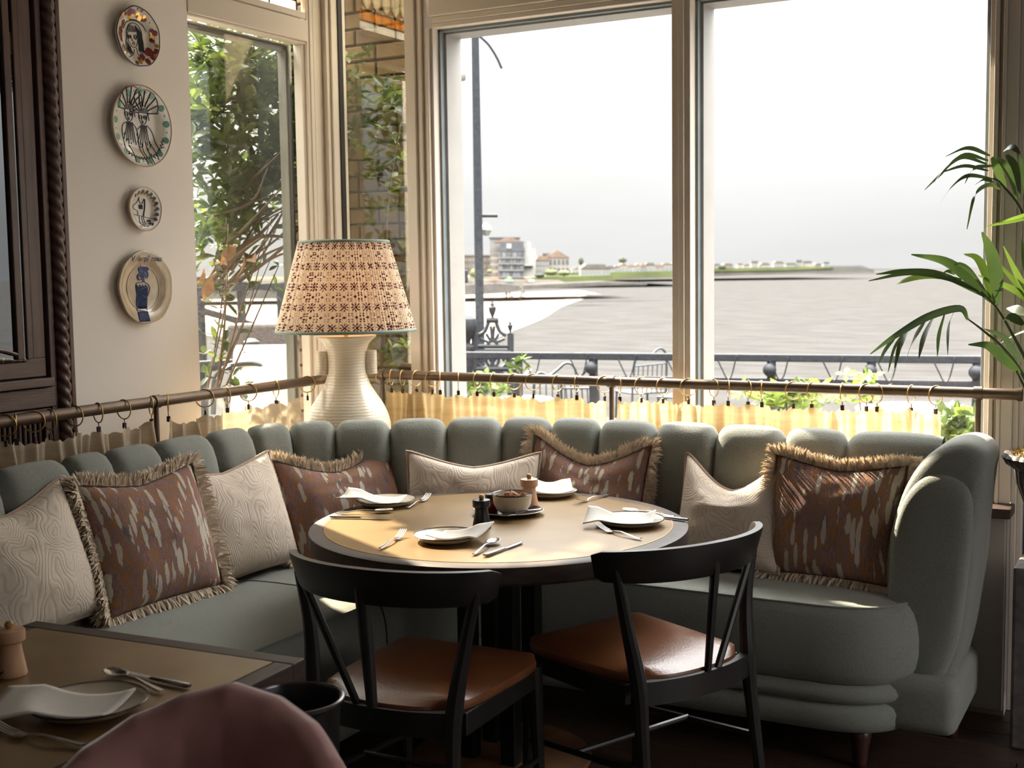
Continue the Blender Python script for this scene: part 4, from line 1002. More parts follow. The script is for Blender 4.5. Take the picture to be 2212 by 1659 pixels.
# ================================================================= curtain rail, rings, curtains
RX, RY, RZ = -3.18, 4.50, 1.13
CR = thing('curtain_rail', 'long bronze cafe-curtain rail turning the corner behind the banquette', 'rail', (RX, RY, .74))
MB().tube([(RX, .9, RZ), (RX, RY, RZ)], .0195, 16).build('rail', M_bronze, CR)
MB().tube([(RX-.0195, RY, RZ), (-.497, RY, RZ)], .0195, 16).build('rail', M_bronze, CR)
MB().lathe([(0, -.023), (.018, -.02), (.023, 0), (.018, .02), (0, .023)], 14, c=(RX, RY, RZ)).build('corner_joint', M_bronze, CR)
MB().tube([(-.503, RY, RZ), (-.488, RY, RZ)], .023, 16).build('end_cap', M_bronze, CR)
yl = at_x(337, 880, RX).y
for p, d in (((-3.085, RY), 'x'), ((at_y(1321, 850, RY).x, RY), 'x'), ((at_y(2113, 860, RY).x, RY), 'x'), ((RX, yl), 'y'), ((RX, 1.6), 'y')):
    MB().lathe([(.0095, .0), (.0095, RZ-.74)], 12, c=(p[0], p[1], .74)).build('post', M_bronze, CR)
    dv = Vector((.014, 0, 0)) if d == 'x' else Vector((0, .014, 0)); q = Vector((p[0], p[1], RZ))
    MB().tube([q-dv, q+dv], .0235, 16).build('collar', M_bronze, CR)
    MB().lathe([(0, 0), (.022, 0), (.022, .006), (.010, .010)], 14, c=(p[0], p[1], .74)).build('post_foot', M_bronze, CR)
ring_me = MB().tube([(0, .033*math.cos(a), .033*math.sin(a)) for a in [2*PI*i/28 for i in range(28)]], .0022, 6, closed=True).mesh('ring'); ring_me.materials.append(M_brass)
M_clipm = mk('clip_metal', (.05, .03, .02), .4, metal=.6)
mcl = MB(); mcl.box(-.0065, .0065, -.004, .004, -.066, -.046).box(-.0015, .0015, -.0015, .0015, -.047, -.033); clip_me = mcl.mesh('clip', smooth=False, bevel=.0012, seg=1); clip_me.materials.append(M_clipm)
def ring_at(pos, along, yaw, label, group):
    t = thing('curtain_ring', label, 'curtain ring', pos, yaw, group)
    place(ring_me, 'ring', None, t); place(clip_me, 'clip', None, t); return t
random.seed(21)
rpx = [828, 846, 870, 900, 934, 951, 990, 1031, 1067, 1111, 1152, 1205, 1246, 1306, 1339, 1385, 1432, 1487, 1542, 1573, 1616, 1646, 1714, 1754, 1820, 1872, 1895, 1969, 2022]
lpx = [8, 31, 70, 105, 160, 210, 266, 325, 362, 442, 490, 536, 596, 664]
rings_r, rings_l = [], []
zr = RZ + .0195 - .0312
for u in rpx:
    x = at_y(u, 840, RY).x; yw = random.uniform(-.9, .9); rings_r.append(x)
    ring_at((x, RY, zr), 'x', yw, 'brass clip ring on the rail under the bay window', 'curtain rings under the bay window')
for u in lpx:
    y = at_x(u, 850, RX).y; rings_l.append(y)
    ring_at((RX, y, zr), 'y', PI/2 + random.uniform(-.9, .9), 'brass clip ring on the rail along the plate wall and side window', 'curtain rings along the side wall')
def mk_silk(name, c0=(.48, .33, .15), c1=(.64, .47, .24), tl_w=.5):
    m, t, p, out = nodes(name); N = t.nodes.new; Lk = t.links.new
    c = N('ShaderNodeTexCoord'); q = N('ShaderNodeMapping'); q.inputs['Scale'].default_value = (1.5, 1.5, 26); Lk(c.outputs['Object'], q.inputs[0])  # stretched noise puts horizontal shadow bands into the cloth colour
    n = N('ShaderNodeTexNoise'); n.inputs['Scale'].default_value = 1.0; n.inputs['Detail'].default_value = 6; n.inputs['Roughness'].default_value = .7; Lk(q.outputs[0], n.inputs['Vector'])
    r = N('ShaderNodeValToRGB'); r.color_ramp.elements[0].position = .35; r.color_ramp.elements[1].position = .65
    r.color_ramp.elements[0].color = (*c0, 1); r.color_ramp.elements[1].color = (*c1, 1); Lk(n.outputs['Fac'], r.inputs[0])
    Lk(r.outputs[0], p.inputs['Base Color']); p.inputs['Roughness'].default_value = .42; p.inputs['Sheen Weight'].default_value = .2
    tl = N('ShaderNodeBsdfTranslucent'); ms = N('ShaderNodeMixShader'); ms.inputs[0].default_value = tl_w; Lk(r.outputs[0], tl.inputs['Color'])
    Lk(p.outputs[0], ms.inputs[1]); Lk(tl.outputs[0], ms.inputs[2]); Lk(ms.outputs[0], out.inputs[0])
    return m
M_silk_backlit = mk_silk('silk_backlit'); M_silk_frontlit = mk_silk('silk_frontlit', (.52, .42, .29), (.68, .57, .42), .3)  # one cloth: its backlit and front-lit looks put into two colours
def curtain(label, a, b, axis, rings, seed, amp=.016):
    """a..b along the rail; top edge held at the rings, sagging and folding between them"""
    rnd = random.Random(seed); n = int(abs(b-a)/.005); P = []
    hold = sorted([r for r in rings if min(a, b)-.03 <= r <= max(a, b)+.03] + [a, b])
    ph1, ph2 = rnd.uniform(0, 6), rnd.uniform(0, 6); tops = {r: rnd.uniform(-.006, .010) for r in hold}
    for i in range(n+1):
        s = lerp(a, b, i/n)
        lo = max([h for h in hold if h <= s+1e-6], default=hold[0]); hi = min([h for h in hold if h >= s-1e-6], default=hold[-1])
        t = (s-lo)/(hi-lo) if hi > lo else 0
        zt_ = zr - .056 + lerp(tops[lo], tops[hi], t) - min(.028, .22*(hi-lo))*math.sin(PI*t)*.8 + .004*math.sin(s*210+ph2)
        fold = amp*(math.sin(s*62+ph1+2.6*math.sin(s*11+ph2)) + .6*math.sin(s*141+ph2+math.sin(s*17)))
        row = []
        for j in range(9):
            v = j/8; z = lerp(zt_, .755, v); k = .55 + .45*min(1, v*2.2) ; off = fold*k + .006*math.sin(v*5+s*31)
            d = s + .010*math.sin(s*55+ph1)*v
            row.append((d, RY + off, z) if axis == 'x' else (RX + off, d, z))
        P.append(row)
    o = MB().grid(P).build('cafe_curtain', M_silk_backlit if axis == 'x' else M_silk_frontlit, None, sharp=None)
    return prop(o, label, 'curtain')
xg0, xg1 = at_y(1310, 870, RY).x, at_y(1337, 870, RY).x
curtain('pleated silk cafe curtain in a backlit gold tone hanging right of the table lamp', -3.065, xg0, 'x', rings_r, 1, .02)
curtain('pleated silk cafe curtain in a backlit gold tone ending in front of the white terrace table', xg1, at_y(2030, 880, RY).x, 'x', rings_r, 2, .02)
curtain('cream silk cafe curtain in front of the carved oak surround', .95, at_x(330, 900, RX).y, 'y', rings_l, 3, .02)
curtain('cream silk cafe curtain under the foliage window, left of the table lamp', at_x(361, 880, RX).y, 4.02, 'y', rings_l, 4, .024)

# ================================================================= plates on the wall
M_pl_white = mk('white_glaze', (.66, .62, .54), .16, var=.05, scale=20, coat=.4)
M_pl_tan = mk('honey_glaze', (.50, .40, .27), .12, var=.12, scale=18, coat=.6, bump=.06, bscale=14)
M_ink = mk('ink_line', (.025, .028, .05), .35); M_blue = mk('cobalt_line', (.035, .07, .22), .3, var=.4, scale=80); M_gold = mk('gilt', (.62, .36, .10), .22, metal=.9)
M_teal = mk('teal_motif', (.13, .34, .26), .25, var=.2, scale=60); M_maroon = mk('maroon_motif', (.20, .025, .025), .25, var=.4, scale=90); M_leafink = mk('slate_motif', (.07, .12, .14), .3, var=.5, scale=120); M_ochre = mk('ochre_motif', (.36, .20, .06), .3)
M_navyedge = mk('navy_edge', (.03, .025, .08), .2)
class WallPlate:
    def __init__(s, label, y, z, R, deep, mat, wobble=.008, edge=None):
        s.t = thing('wall_plate', label, 'plate', (XL, y, z)); s.y, s.z, s.R, s.deep = y, z, R, deep
        prof_ = [(0, .008), (.5, .008), (.62, .010), (.72, .008+deep*.45), (.97, .008+deep), (1.0, .006+deep), (.99, deep), (.66, .003), (0, .002)]
        s.prof = prof_
        m = MB(); vs, fs, n = [], [], 56
        for r, x in prof_:
            for k in range(n):
                a = 2*PI*k/n; rr = r*R*(1 + wobble*math.sin(5*a+y*9) + wobble*.7*math.sin(9*a+z*7))
                vs.append((x, rr*math.cos(a), rr*math.sin(a)))
        for i in range(len(prof_)-1):
            for k in range(n): fs.append((i*n+k, i*n+(k+1) % n, (i+1)*n+(k+1) % n, (i+1)*n+k))
        m.add(vs, fs); m.build('body', mat, s.t, world=False, sharp=None)
        if edge:
            MB().tube([(.008+deep*.98, R*(1 + wobble*math.sin(5*a+y*9) + wobble*.7*math.sin(9*a+z*7))*.995*math.cos(a), R*(1 + wobble*math.sin(5*a+y*9) + wobble*.7*math.sin(9*a+z*7))*.995*math.sin(a)) for a in [2*PI*k/n for k in range(n)]], .0022, 6, closed=True).build('edge_line', edge, s.t, world=False)
    def h(s, r):
        p = s.prof[:5]
        for (r0, x0), (r1, x1) in zip(p, p[1:]):
            if r0 <= r <= r1: return lerp(x0, x1, (r-r0)/(r1-r0))
        return p[-1][1]
    def pt(s, u, v): return Vector((s.h(min(.97, math.hypot(u, v))) + .0012, u*s.R, v*s.R))
    def strokes(s, lines, mat, name='drawing', w=.012, curve=True):
        m = MB()
        for L_ in lines:
            ww = w
            if isinstance(L_, tuple) and isinstance(L_[0], list): L_, ww = L_
            pts = [(q.x, q.y) for q in spline([(a, b, 0) for a, b in L_], 5)] if (curve and len(L_) > 2) else L_
            if len(pts) == 2: pts = [(lerp(pts[0][0], pts[1][0], i/5), lerp(pts[0][1], pts[1][1], i/5)) for i in range(6)]
            m.tube([s.pt(u, v) for u, v in pts], ww*s.R, 5)
        return m.build(name, mat, s.t, world=False, sharp=None)
    def spots(s, pts, mat, name='motif'):
        m = MB()
        for u, v, r in pts:
            c = s.pt(u, v); n = 9
            ring = [s.pt(u + r*math.cos(2*PI*k/n), v + r*math.sin(2*PI*k/n)) + Vector((.0003, 0, 0)) for k in range(n)]
            m.add(ring + [c + Vector((.0005, 0, 0))], [(k, (k+1) % n, n) for k in range(n)])
        o = m.build(name, mat, s.t, world=False, sharp=None); o['kind'] = 'stuff'; return o
def circ(cx_, cy_, r, n=14, a0=0, a1=2*PI, sy=1): return [(cx_ + r*math.cos(lerp(a0, a1, i/n)), cy_ + r*sy*math.sin(lerp(a0, a1, i/n))) for i in range(n+1)]
def scribble(cx_, cy_, R_, a0, a1, n, amp): return [(cx_ + (R_+amp*(1 if i % 2 else -1)*(.5+.5*math.sin(i*1.7)**2))*math.cos(lerp(a0, a1, i/n)), cy_ + (R_+amp*(1 if i % 2 else -1)*(.5+.5*math.sin(i*1.7)**2))*math.sin(lerp(a0, a1, i/n))) for i in range(n+1)]
# 1: girl's head in a maroon and gilt border
w1 = WallPlate('small wavy plate with maroon and gilt border and a drawn girl, topmost on the wall', 3.43, 2.435, .106, .020, M_pl_white, .012, M_navyedge)
rnd = random.Random(4); bands = [(rnd.uniform(0, 2*PI), rnd.uniform(.66, .94)) for _ in range(64)]
w1.spots([(r*math.cos(a), r*math.sin(a), rnd.uniform(.05, .12)) for a, r in bands[:34]], M_maroon)
w1.spots([(r*math.cos(a), r*math.sin(a), rnd.uniform(.04, .09)) for a, r in bands[34:54]], M_gold, 'gilt_motif')
w1.spots([(r*math.cos(a), r*math.sin(a), rnd.uniform(.015, .03)) for a, r in bands[54:]], M_ink, 'ink_dots')
hair = [circ(-.03, .05, .36, 16, -.35, PI+.25, 1.15), [(-.38, .0), (-.42, -.3), (-.30, -.55), (-.22, -.35)], [(.31, .1), (.38, -.2), (.36, -.48), (.20, -.5)]]
for k in range(6): hair.append([(-.30+.07*k, .36+.02*math.sin(k)), (-.32+.065*k, .16)])
for k in range(7): hair.append([(.02+.04*k, .40-.03*k), (.13+.03*k, .05), (.16+.032*k, -.25-.02*k), (.17+.03*k, -.46)])
for k in range(5): hair.append([(-.36+.035*k, -.2-.05*k), (-.30+.04*k, -.58)])
face = [[(-.32, .12), (-.33, -.1), (-.2, -.3), (-.05, -.36), (.08, -.25), (.13, -.05)], [(-.33, .13), (-.1, .18), (.08, .2)], [(-.2, .05), (-.16, -.08), (-.1, -.12), (-.15, -.14)], circ(.02, .0, .075), circ(.02, .0, .04), circ(-.27, -.03, .06), circ(-.27, -.03, .03), circ(-.07, -.22, .05), [(.05, -.35), (.12, -.6), (.25, -.8)], [(-.05, -.42), (-.12, -.6), (-.45, -.75)], scribble(0, 0, .57, .45, 2.75, 30, .035)]
w1.strokes(hair, M_ink, 'drawing', .014); w1.strokes(face, M_ink, 'drawing', .011)
# 2: two crowned figures, teal rosettes on the rim
w2 = WallPlate('large white plate with two drawn crowned figures and teal rosettes', 3.43, 2.115, .147, .022, M_pl_white, .002, mk('pale_gold_edge', (.45, .33, .18), .3))
for a in [2*PI*(i+.3)/13 for i in range(13)]:
    for r_, mt_, nm_ in ((.085, M_teal, 'rosette'), (.028, M_ochre, 'rosette_heart')):
        del w2.spots([(.86*math.cos(a), .86*math.sin(a), r_)], mt_, nm_)['kind']
w2.spots([(.86*math.cos(a), .86*math.sin(a), .022) for a in [2*PI*(i+.8)/13 for i in range(13)]], M_teal, 'dots')
dr, thick = [], []
for cx_, cy_ in ((-.30, .26), (.17, .22)):
    dr += [[(cx_-.15, cy_+.12), (cx_-.14, cy_-.02), (cx_-.03, cy_-.17), (cx_+.09, cy_-.1), (cx_+.15, cy_+.12)], circ(cx_+.06, cy_+.02, .05), circ(cx_-.09, cy_+.02, .04), circ(cx_+.06, cy_+.02, .02), [(cx_-.03, cy_+.05), (cx_-.05, cy_-.06), (cx_+.0, cy_-.07)], circ(cx_-.02, cy_-.11, .022), [(cx_+.17, cy_+.16), (cx_+.2, cy_-.05)], [(cx_-.15, cy_+.13), (cx_+.15, cy_+.13)],
           circ(cx_, cy_+.22, .44, 14, -.2, PI+.2, 1.05)]
    for k in range(6): dr.append([(cx_-.12+.05*k, cy_+.25), (cx_-.13+.052*k, cy_+.13)])
    for k in range(9):
        a = lerp(-.1, PI+.15, k/8); thick.append([(cx_+.16*math.cos(a), cy_+.14+.14*math.sin(a)), (cx_+.46*math.cos(a+.05), cy_+.20+.46*math.sin(a))])
    for k in range(6): dr.append([(cx_-.08+.035*k, cy_-.18), (cx_-.12+.05*k, cy_-.4), (cx_-.22+.085*k, cy_-.62-.05*(k % 3))])
dr += [[(-.38, .08), (-.52, .0), (-.56, -.2), (-.55, -.68)], [(-.22, .08), (-.06, -.1), (.0, -.5), (.16, -.95)], [(.08, .02), (-.04, -.08)], [(.28, .05), (.45, -.1), (.55, -.4), (.6, -.62)], [(-.33, -.5), (-.25, -.75), (-.25, -.9)], [(.1, -.45), (.15, -.7), (.3, -.92)], [(.4, -.4), (.5, -.7), (.52, -.8)], [(.2, -.3), (.3, -.7), (.36, -.9)]]
for k in range(16): a = rnd.uniform(-.5, .5); b = rnd.uniform(-.7, -.1); dr.append([(a, b), (a+.012, b-.05)])
dr.append(scribble(0, 0, .80, 4.0, 5.95, 34, .04))
w2.strokes(dr, M_ink, 'drawing', .009); w2.strokes(thick, M_ink, 'drawing', .016)
# 3: little oval dish with a line-drawn beast
w3 = WallPlate('tiny dish with leaf border and a line-drawn animal', 3.433, 1.815, .080, .018, M_pl_white, .008, mk('peach_edge', (.62, .42, .28), .3))
w3.strokes([([(-.2, .55), (-.17, .35), (-.02, .25), (.12, .48)], .016), ([(.16, .46), (.15, .1), (.08, -.2), (.06, -.32)], .030), [(-.2, .5), (-.32, .3), (-.55, .15), (-.58, .02), (-.32, -.1), (-.3, -.3)], [(-.6, -.25), (-.2, -.3), (.4, -.4), (.72, -.45)], circ(-.12, .1, .1, 10), [(-.2, -.3), (-.22, -.7)], [(-.05, -.3), (-.04, -.75)], [(.05, -.32), (.1, -.7)], [(-.3, -.6), (-.1, -.72), (.15, -.66)]] + [[(-.2+.05*k, .2), (-.18+.045*k, .0)] for k in range(5)], M_ink, 'drawing', .013)
w3.spots([(.80*math.cos(a), .80*math.sin(a), .085) for a in [lerp(-.6, 2.3, i/9) for i in range(10)]], M_leafink, 'leaf_motif')
w3.spots([(.72*math.cos(a), .72*math.sin(a), .05) for a in [lerp(-.5, 2.2, (i+.5)/9) for i in range(9)]], M_ochre, 'ochre_motif')
w3.spots([(rnd.uniform(.25, .5), rnd.uniform(-.7, -.5), .05) for _ in range(8)] + [(rnd.uniform(-.4, .3), -.78, .03) for _ in range(8)], M_ink, 'ink_dots')
# 4: honey glazed plate with a blue figure
w4 = WallPlate('honey glazed plate with a blue drawn figure and lettering, lowest on the wall', 3.42, 1.528, .135, .020, M_pl_tan, .012)
w4.strokes([circ(0, -.02, .60, 40)], M_pl_white, 'ring_line', .012)
bl_ = [circ(rnd.uniform(-.12, .16), rnd.uniform(.28, .52), rnd.uniform(.03, .09), 8) for _ in range(34)]
bl_ += [[(.0, .25), (.0, .14)], [(.05, .25), (.06, .14)], [(-.02, .14), (-.22, .12), (-.26, .0), (-.2, -.35)], [(.08, .14), (.22, .06), (.24, -.08), (.12, -.28), (-.05, -.2)], [(-.18, -.1), (.0, -.02), (.18, .0)], [(-.2, -.35), (-.3, -.62)], [(.12, -.28), (.1, -.62)], [(-.3, -.62), (.1, -.66)]]
for k in range(16): x = -.22+.026*k; bl_.append([(x, .08-.02*(k % 4)), (x-.01, -.15), (x-.06, -.58)])
w4.strokes(bl_, M_blue, 'drawing', .011)
w4.strokes([([(-.27+.05*k, -.66), (-.28+.05*k, -.93)], .026) for k in range(8)], M_blue, 'drawing')
def lettering(parent, body, size, M_, mat, shear=.25, ext=.0006):
    cu = bpy.data.curves.new('lettering', 'FONT'); cu.body = body; cu.size = size; cu.shear = shear; cu.extrude = ext; cu.align_x = 'CENTER'
    tmp = bpy.data.objects.new('lettering_tmp', cu); COL.objects.link(tmp); dg = bpy.context.evaluated_depsgraph_get()
    me = bpy.data.meshes.new_from_object(tmp.evaluated_get(dg)); bpy.data.objects.remove(tmp); bpy.data.curves.remove(cu)
    me.materials.append(mat); o = bpy.data.objects.new('lettering', me); COL.objects.link(o); o.parent = parent; o.matrix_basis = M_
    return o
lettering(w4.t, "V  à  pi' rous", .030, Matrix(((0, 0, 1, .0275), (1, 0, 0, .005), (0, 1, 0, .096), (0, 0, 0, 1))), M_navyedge)

# ================================================================= palm in a fluted urn
M_palm = mk('palm_leaf', (.032, .058, .016), .42, scale=5, col2=(.065, .105, .025), trans=.28, coat=.1)
M_palm2 = mk('palm_leaf_backlit', (.10, .17, .022), .4, scale=5, col2=(.16, .24, .04), trans=.4)  # same palm leaves; light coming through them is put into the lime colour
M_stem = mk('palm_stem', (.06, .09, .025), .5)
M_urn = mk('weathered_lead', (.13, .115, .11), .5, var=.3, scale=25, bump=.1)
M_moss = mk('dry_moss', (.22, .15, .05), .95, var=.5, scale=60, bump=.6, bscale=90)
UC = Vector((-.365, 4.335, 0))
urn = thing('palm_urn', 'fluted grey urn on a pedestal holding a palm, beside the glazed door', 'urn', UC)
flute = lambda r, z, a: r*(1 + .045*abs(math.sin(a*14))) if z > .80 else r
MB().lathe([(0, .60), (.05, .60), (.055, .63), (.035, .66), (.04, .70), (.09, .78), (.115, .86), (.120, .905), (.148, .925), (.158, .945), (.150, .958), (.128, .952), (.11, .93), (0, .92)], 112, fn=flute).build('bowl', M_urn, urn, world=False)
MB().box(-.11, .11, -.11, .11, 0, .60).build('pedestal', M_urn, urn, world=False, smooth=False, bevel=.01)
m = MB(); random.seed(8)
for k in range(1500):
    a, r = random.uniform(0, 2*PI), .135*math.sqrt(random.random()); p = Vector((r*math.cos(a), r*math.sin(a), .952 + .028*(1-(r/.135)**2)))
    d = Vector((random.uniform(-1, 1), random.uniform(-1, 1), random.uniform(.1, 1))).normalized()*.018; s_ = d.orthogonal().normalized()*.0014
    m.add([p-s_, p+s_, p+d], [(0, 1, 2)])
m.lathe([(0, .972), (.06, .968), (.12, .952), (.135, .940)], 24)
mo = m.build('moss', M_moss, urn, world=False, fix=False, sharp=None); mo['kind'] = 'stuff'
palm = thing('palm', 'arching green palm growing out of the fluted urn', 'plant', UC + Vector((0, 0, .95)))
def blade(pts, wmax, fold=.25, roll=None):
    pts = spline(pts, 6); n = len(pts); m = MB(); rows = []
    for i, p in enumerate(pts):
        t = i/(n-1); w_ = wmax*(math.sin(PI*min(1, t*.92+.06))**.8)*(1-t*.35) + .0006
        tg = (pts[min(i+1, n-1)]-pts[max(i-1, 0)]).normalized(); sd = roll - tg*roll.dot(tg)
        if sd.length < 1e-3: sd = tg.orthogonal()
        sd.normalize(); nn_ = tg.cross(sd)
        rows.append([p - sd*w_ + nn_*w_*fold, p, p + sd*w_ + nn_*w_*fold])
    return m.grid(rows)
def frond(stem, leaflets, depth, mats, seed, w=.011):
    rnd = random.Random(seed)
    sp_ = [at_d(u, v, depth + dd) for u, v, dd in stem]
    f = MB().tube(spline(sp_, 6), [lerp(.0075, .0025, i/(len(spline(sp_, 6))-1)) for i in range(len(spline(sp_, 6)))], 8).build('frond', M_stem, palm)
    for k, L_ in enumerate(leaflets):
        ww = w
        if isinstance(L_, tuple): L_, ww = L_
        n = len(L_); dz = rnd.uniform(-.10, .10)
        pts = [at_d(u, v, depth + dz*i/(n-1)) for i, (u, v) in enumerate(L_)]
        rl = RT*rnd.uniform(.3, 1) + UP*rnd.uniform(.5, 1) + FW*rnd.uniform(-.5, .5)
        blade(pts, ww, rnd.uniform(.1, .35), rl).build('leaflet', mats[k % len(mats)], f, fix=False, sharp=None)
def Z7(*a): return [(1860 + x/2.764, 300 + y/2.764) for x, y in a]
frond([(2262, 900, .1), (2250, 640, .0), (2212, 470, 0), (2165, 400, 0), (2145, 385, 0)],
      [Z7((770, 100), (640, 55), (505, 105)), Z7((760, 130), (620, 95), (500, 180), (430, 270)), Z7((750, 150), (600, 110), (480, 210), (380, 305)), Z7((760, 190), (620, 160), (480, 200)), Z7((790, 240), (640, 220), (540, 290), (470, 390)), Z7((830, 300), (760, 275), (680, 340), (632, 540)), Z7((800, 160), (690, 170), (650, 210), (620, 270)), Z7((790, 260), (740, 240), (680, 275)),
       (Z7((780, 110), (820, 200), (870, 300)), .016), (Z7((810, 110), (880, 200), (930, 370)), .016), (Z7((870, 95), (920, 180), (950, 360)), .016), (Z7((930, 70), (960, 200), (975, 380)), .016), (Z7((850, 75), (900, 50), (950, 90)), .014)], 4.02, [M_palm], 1, .0075)
frond([(2258, 905, .1), (2225, 800, 0), (2180, 710, 0), (2150, 662, 0), (2120, 630, 0)],
      [(Z7((790, 980), (640, 830), (500, 730), (300, 690)), .020), (Z7((740, 940), (480, 810), (250, 790), (90, 808)), .013), (Z7((700, 910), (520, 830), (300, 800), (45, 848)), .011), (Z7((600, 840), (400, 815), (240, 850), (165, 892)), .013), (Z7((810, 990), (815, 850), (780, 680), (722, 556)), .028), (Z7((775, 950), (740, 800), (690, 710), (615, 688)), .015), (Z7((740, 900), (660, 790), (600, 750), (555, 750)), .013), (Z7((560, 810), (520, 790), (480, 806)), .006)], 4.05, [M_palm, M_palm, M_palm, M_palm2, M_palm, M_palm2], 2)
frond([(2256, 910, .1), (2212, 815, 0), (2170, 755, 0), (2125, 715, 0), (2092, 690, 0)],
      [(Z7((640, 1080), (590, 1012), (400, 1062), (200, 1180), (55, 1285)), .014), (Z7((560, 1020), (525, 1120), (518, 1290)), .011), (Z7((500, 1030), (462, 1160), (455, 1300)), .012), (Z7((445, 1045), (380, 1180), (345, 1312)), .012), (Z7((390, 1070), (310, 1200), (262, 1335)), .011), (Z7((330, 1095), (240, 1220), (200, 1370)), .010), (Z7((280, 1115), (200, 1240), (160, 1395)), .009), (Z7((235, 1140), (150, 1250), (105, 1340)), .008)], 4.0, [M_palm], 3)
frond([(2254, 915, .1), (2220, 850, 0), (2195, 800, 0)], [(Z7((950, 1400), (850, 1310), (760, 1235), (640, 1228)), .019), (Z7((960, 1330), (900, 1250), (850, 1180), (735, 1135)), .014), (Z7((970, 1110), (900, 1065), (850, 1085)), .017), (Z7((975, 1050), (920, 1010), (870, 1010)), .02)], 3.98, [M_palm], 4)
frond([(2268, 900, .1), (2262, 760, 0), (2245, 640, 0)], [(Z7((1060, 1000), (960, 850), (850, 640)), .017), (Z7((1060, 1020), (950, 880), (790, 710)), .015), (Z7((1060, 1040), (930, 910), (700, 815)), .013), (Z7((1060, 940), (990, 760), (960, 600)), .015), (Z7((1050, 460), (900, 490), (750, 522)), .008), (Z7((1050, 430), (960, 460), (820, 500)), .007), (Z7((1050, 1120), (930, 1160), (830, 1220)), .012)], 4.0, [M_palm2, M_palm2, M_palm2, M_palm, M_palm2], 5)
# ================================================================= terrace
TF = -.25; SEA_ = -9.0
M_slab = mk('terrace_paving', (0.054, 0.050, 0.045), .85, var=.2, scale=1.5, bump=.1)
M_iron = mk('black_ironwork', (.012, .013, .016), .6, metal=0, spec=.25, var=.4, scale=40)
M_chairm = mk('grey_metal', (0.031, 0.036, 0.040), .4, metal=.4)
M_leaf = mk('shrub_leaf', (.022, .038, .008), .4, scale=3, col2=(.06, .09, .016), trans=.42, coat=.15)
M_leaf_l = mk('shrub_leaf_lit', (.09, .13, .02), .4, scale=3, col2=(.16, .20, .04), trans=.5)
M_leaf_b = mk('withered_leaf', (.15, .075, .03), .6, scale=4, col2=(.22, .12, .05), trans=.3)
M_twig = mk('twig', (.10, .065, .04), .8)
struct(MB().box(-16, 8, 4.86, 11.2, -.6, TF).box(-16, XL-.26, -2, 4.86, -.6, TF).build('terrace', M_slab, smooth=False), 'paved terrace outside the windows', 'terrace')
# ---- brick pier behind the narrow light
M_mortar = mk('mortar', (0.130, 0.110, 0.080), .9, var=.2, scale=20)
M_brick = [mk('brick_a', (0.130, 0.083, 0.037), .9, scale=10, col2=(.19, .125, .056), bump=.25, bscale=40), mk('brick_b', (0.100, 0.065, 0.035), .9, scale=10, col2=(.16, .102, .048), bump=.25, bscale=40), mk('brick_c', (0.075, 0.052, 0.033), .9, scale=10, col2=(.13, .085, .043), bump=.25, bscale=40)]
pier = thing('brick_pier', None, None, (-3.4, 4.95, TF)); struct(pier, 'yellow stock-brick pier close behind the narrow window', 'pier')
MB().box(-3.95, -3.20, 4.972, 5.12, TF, 2.95).build('core', M_mortar, pier, smooth=False)
bms = []
for wd in (.215, .1025):
    for k, mt in enumerate(M_brick):
        me = MB().box(-wd/2, wd/2, -.03, .03, -.0325, .0325).mesh('brick', smooth=False, bevel=.004, seg=1); me.materials.append(mt); bms.append((wd, me))
rnd = random.Random(12); row = 0; z = TF+.04
while z < 2.92:
    x = -3.95 + (.0 if row % 2 else -.1125); i = row
    while x < -3.20:
        wd = .215 if (i + row) % 3 else .1025
        x0, x1 = max(x, -3.95), min(x+wd, -3.20)
        if x1 - x0 > .04 and z > .6:
            cands = [m_ for w_, m_ in bms if w_ == wd]; me = cands[rnd.randrange(3)]
            place(me, 'brick', None, pier, Matrix.Translation(((x0+x1)/2, 4.975 + rnd.uniform(-.004, .003), z)) @ Matrix.Diagonal(((x1-x0)/wd, 1, 1, 1)), world=True)
        x += wd + .011; i += 1
    z += .076; row += 1
# ---- leaf meshes
def leaf_mesh(L_, W_, mat, curl=.15, fold=.2):
    m = MB(); rows = []
    for i in range(5):
        t = i/4; w_ = W_*[.08, .55, .95, .9, .05][i]; y = L_*t; z = -curl*L_*t*t
        rows.append([(-w_, y, z + fold*w_), (0, y, z), (w_, y, z + fold*w_)])
    me = m.grid(rows).mesh('leaf', fix=False); me.materials.append(mat); return me
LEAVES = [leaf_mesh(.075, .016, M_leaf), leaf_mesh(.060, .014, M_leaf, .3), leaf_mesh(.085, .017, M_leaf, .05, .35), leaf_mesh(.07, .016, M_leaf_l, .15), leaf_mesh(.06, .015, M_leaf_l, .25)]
LEAF_B = leaf_mesh(.09, .024, M_leaf_b, .5, .5)
def leaf_M(p, rnd, s=1.0, droop=.3):
    q = Matrix.Rotation(rnd.uniform(0, 2*PI), 4, 'Z') @ Matrix.Rotation(rnd.gauss(-droop, .7), 4, 'X') @ Matrix.Rotation(rnd.uniform(-.8, .8), 4, 'Y')
    return Matrix.Translation(p) @ q @ Matrix.Scale(s, 4)
def rosette(p, rnd, n, s, out):
    ax = Vector((rnd.gauss(0, .6), rnd.gauss(0, .6), 1)).normalized().to_track_quat('Z', 'Y').to_matrix().to_4x4()
    for k in range(n):
        out.append(Matrix.Translation(p) @ ax @ Matrix.Rotation(2*PI*k/n + rnd.uniform(-.3, .3), 4, 'Z') @ Matrix.Rotation(rnd.uniform(.0, .9), 4, 'X') @ Matrix.Scale(s*rnd.uniform(.8, 1.2), 4))
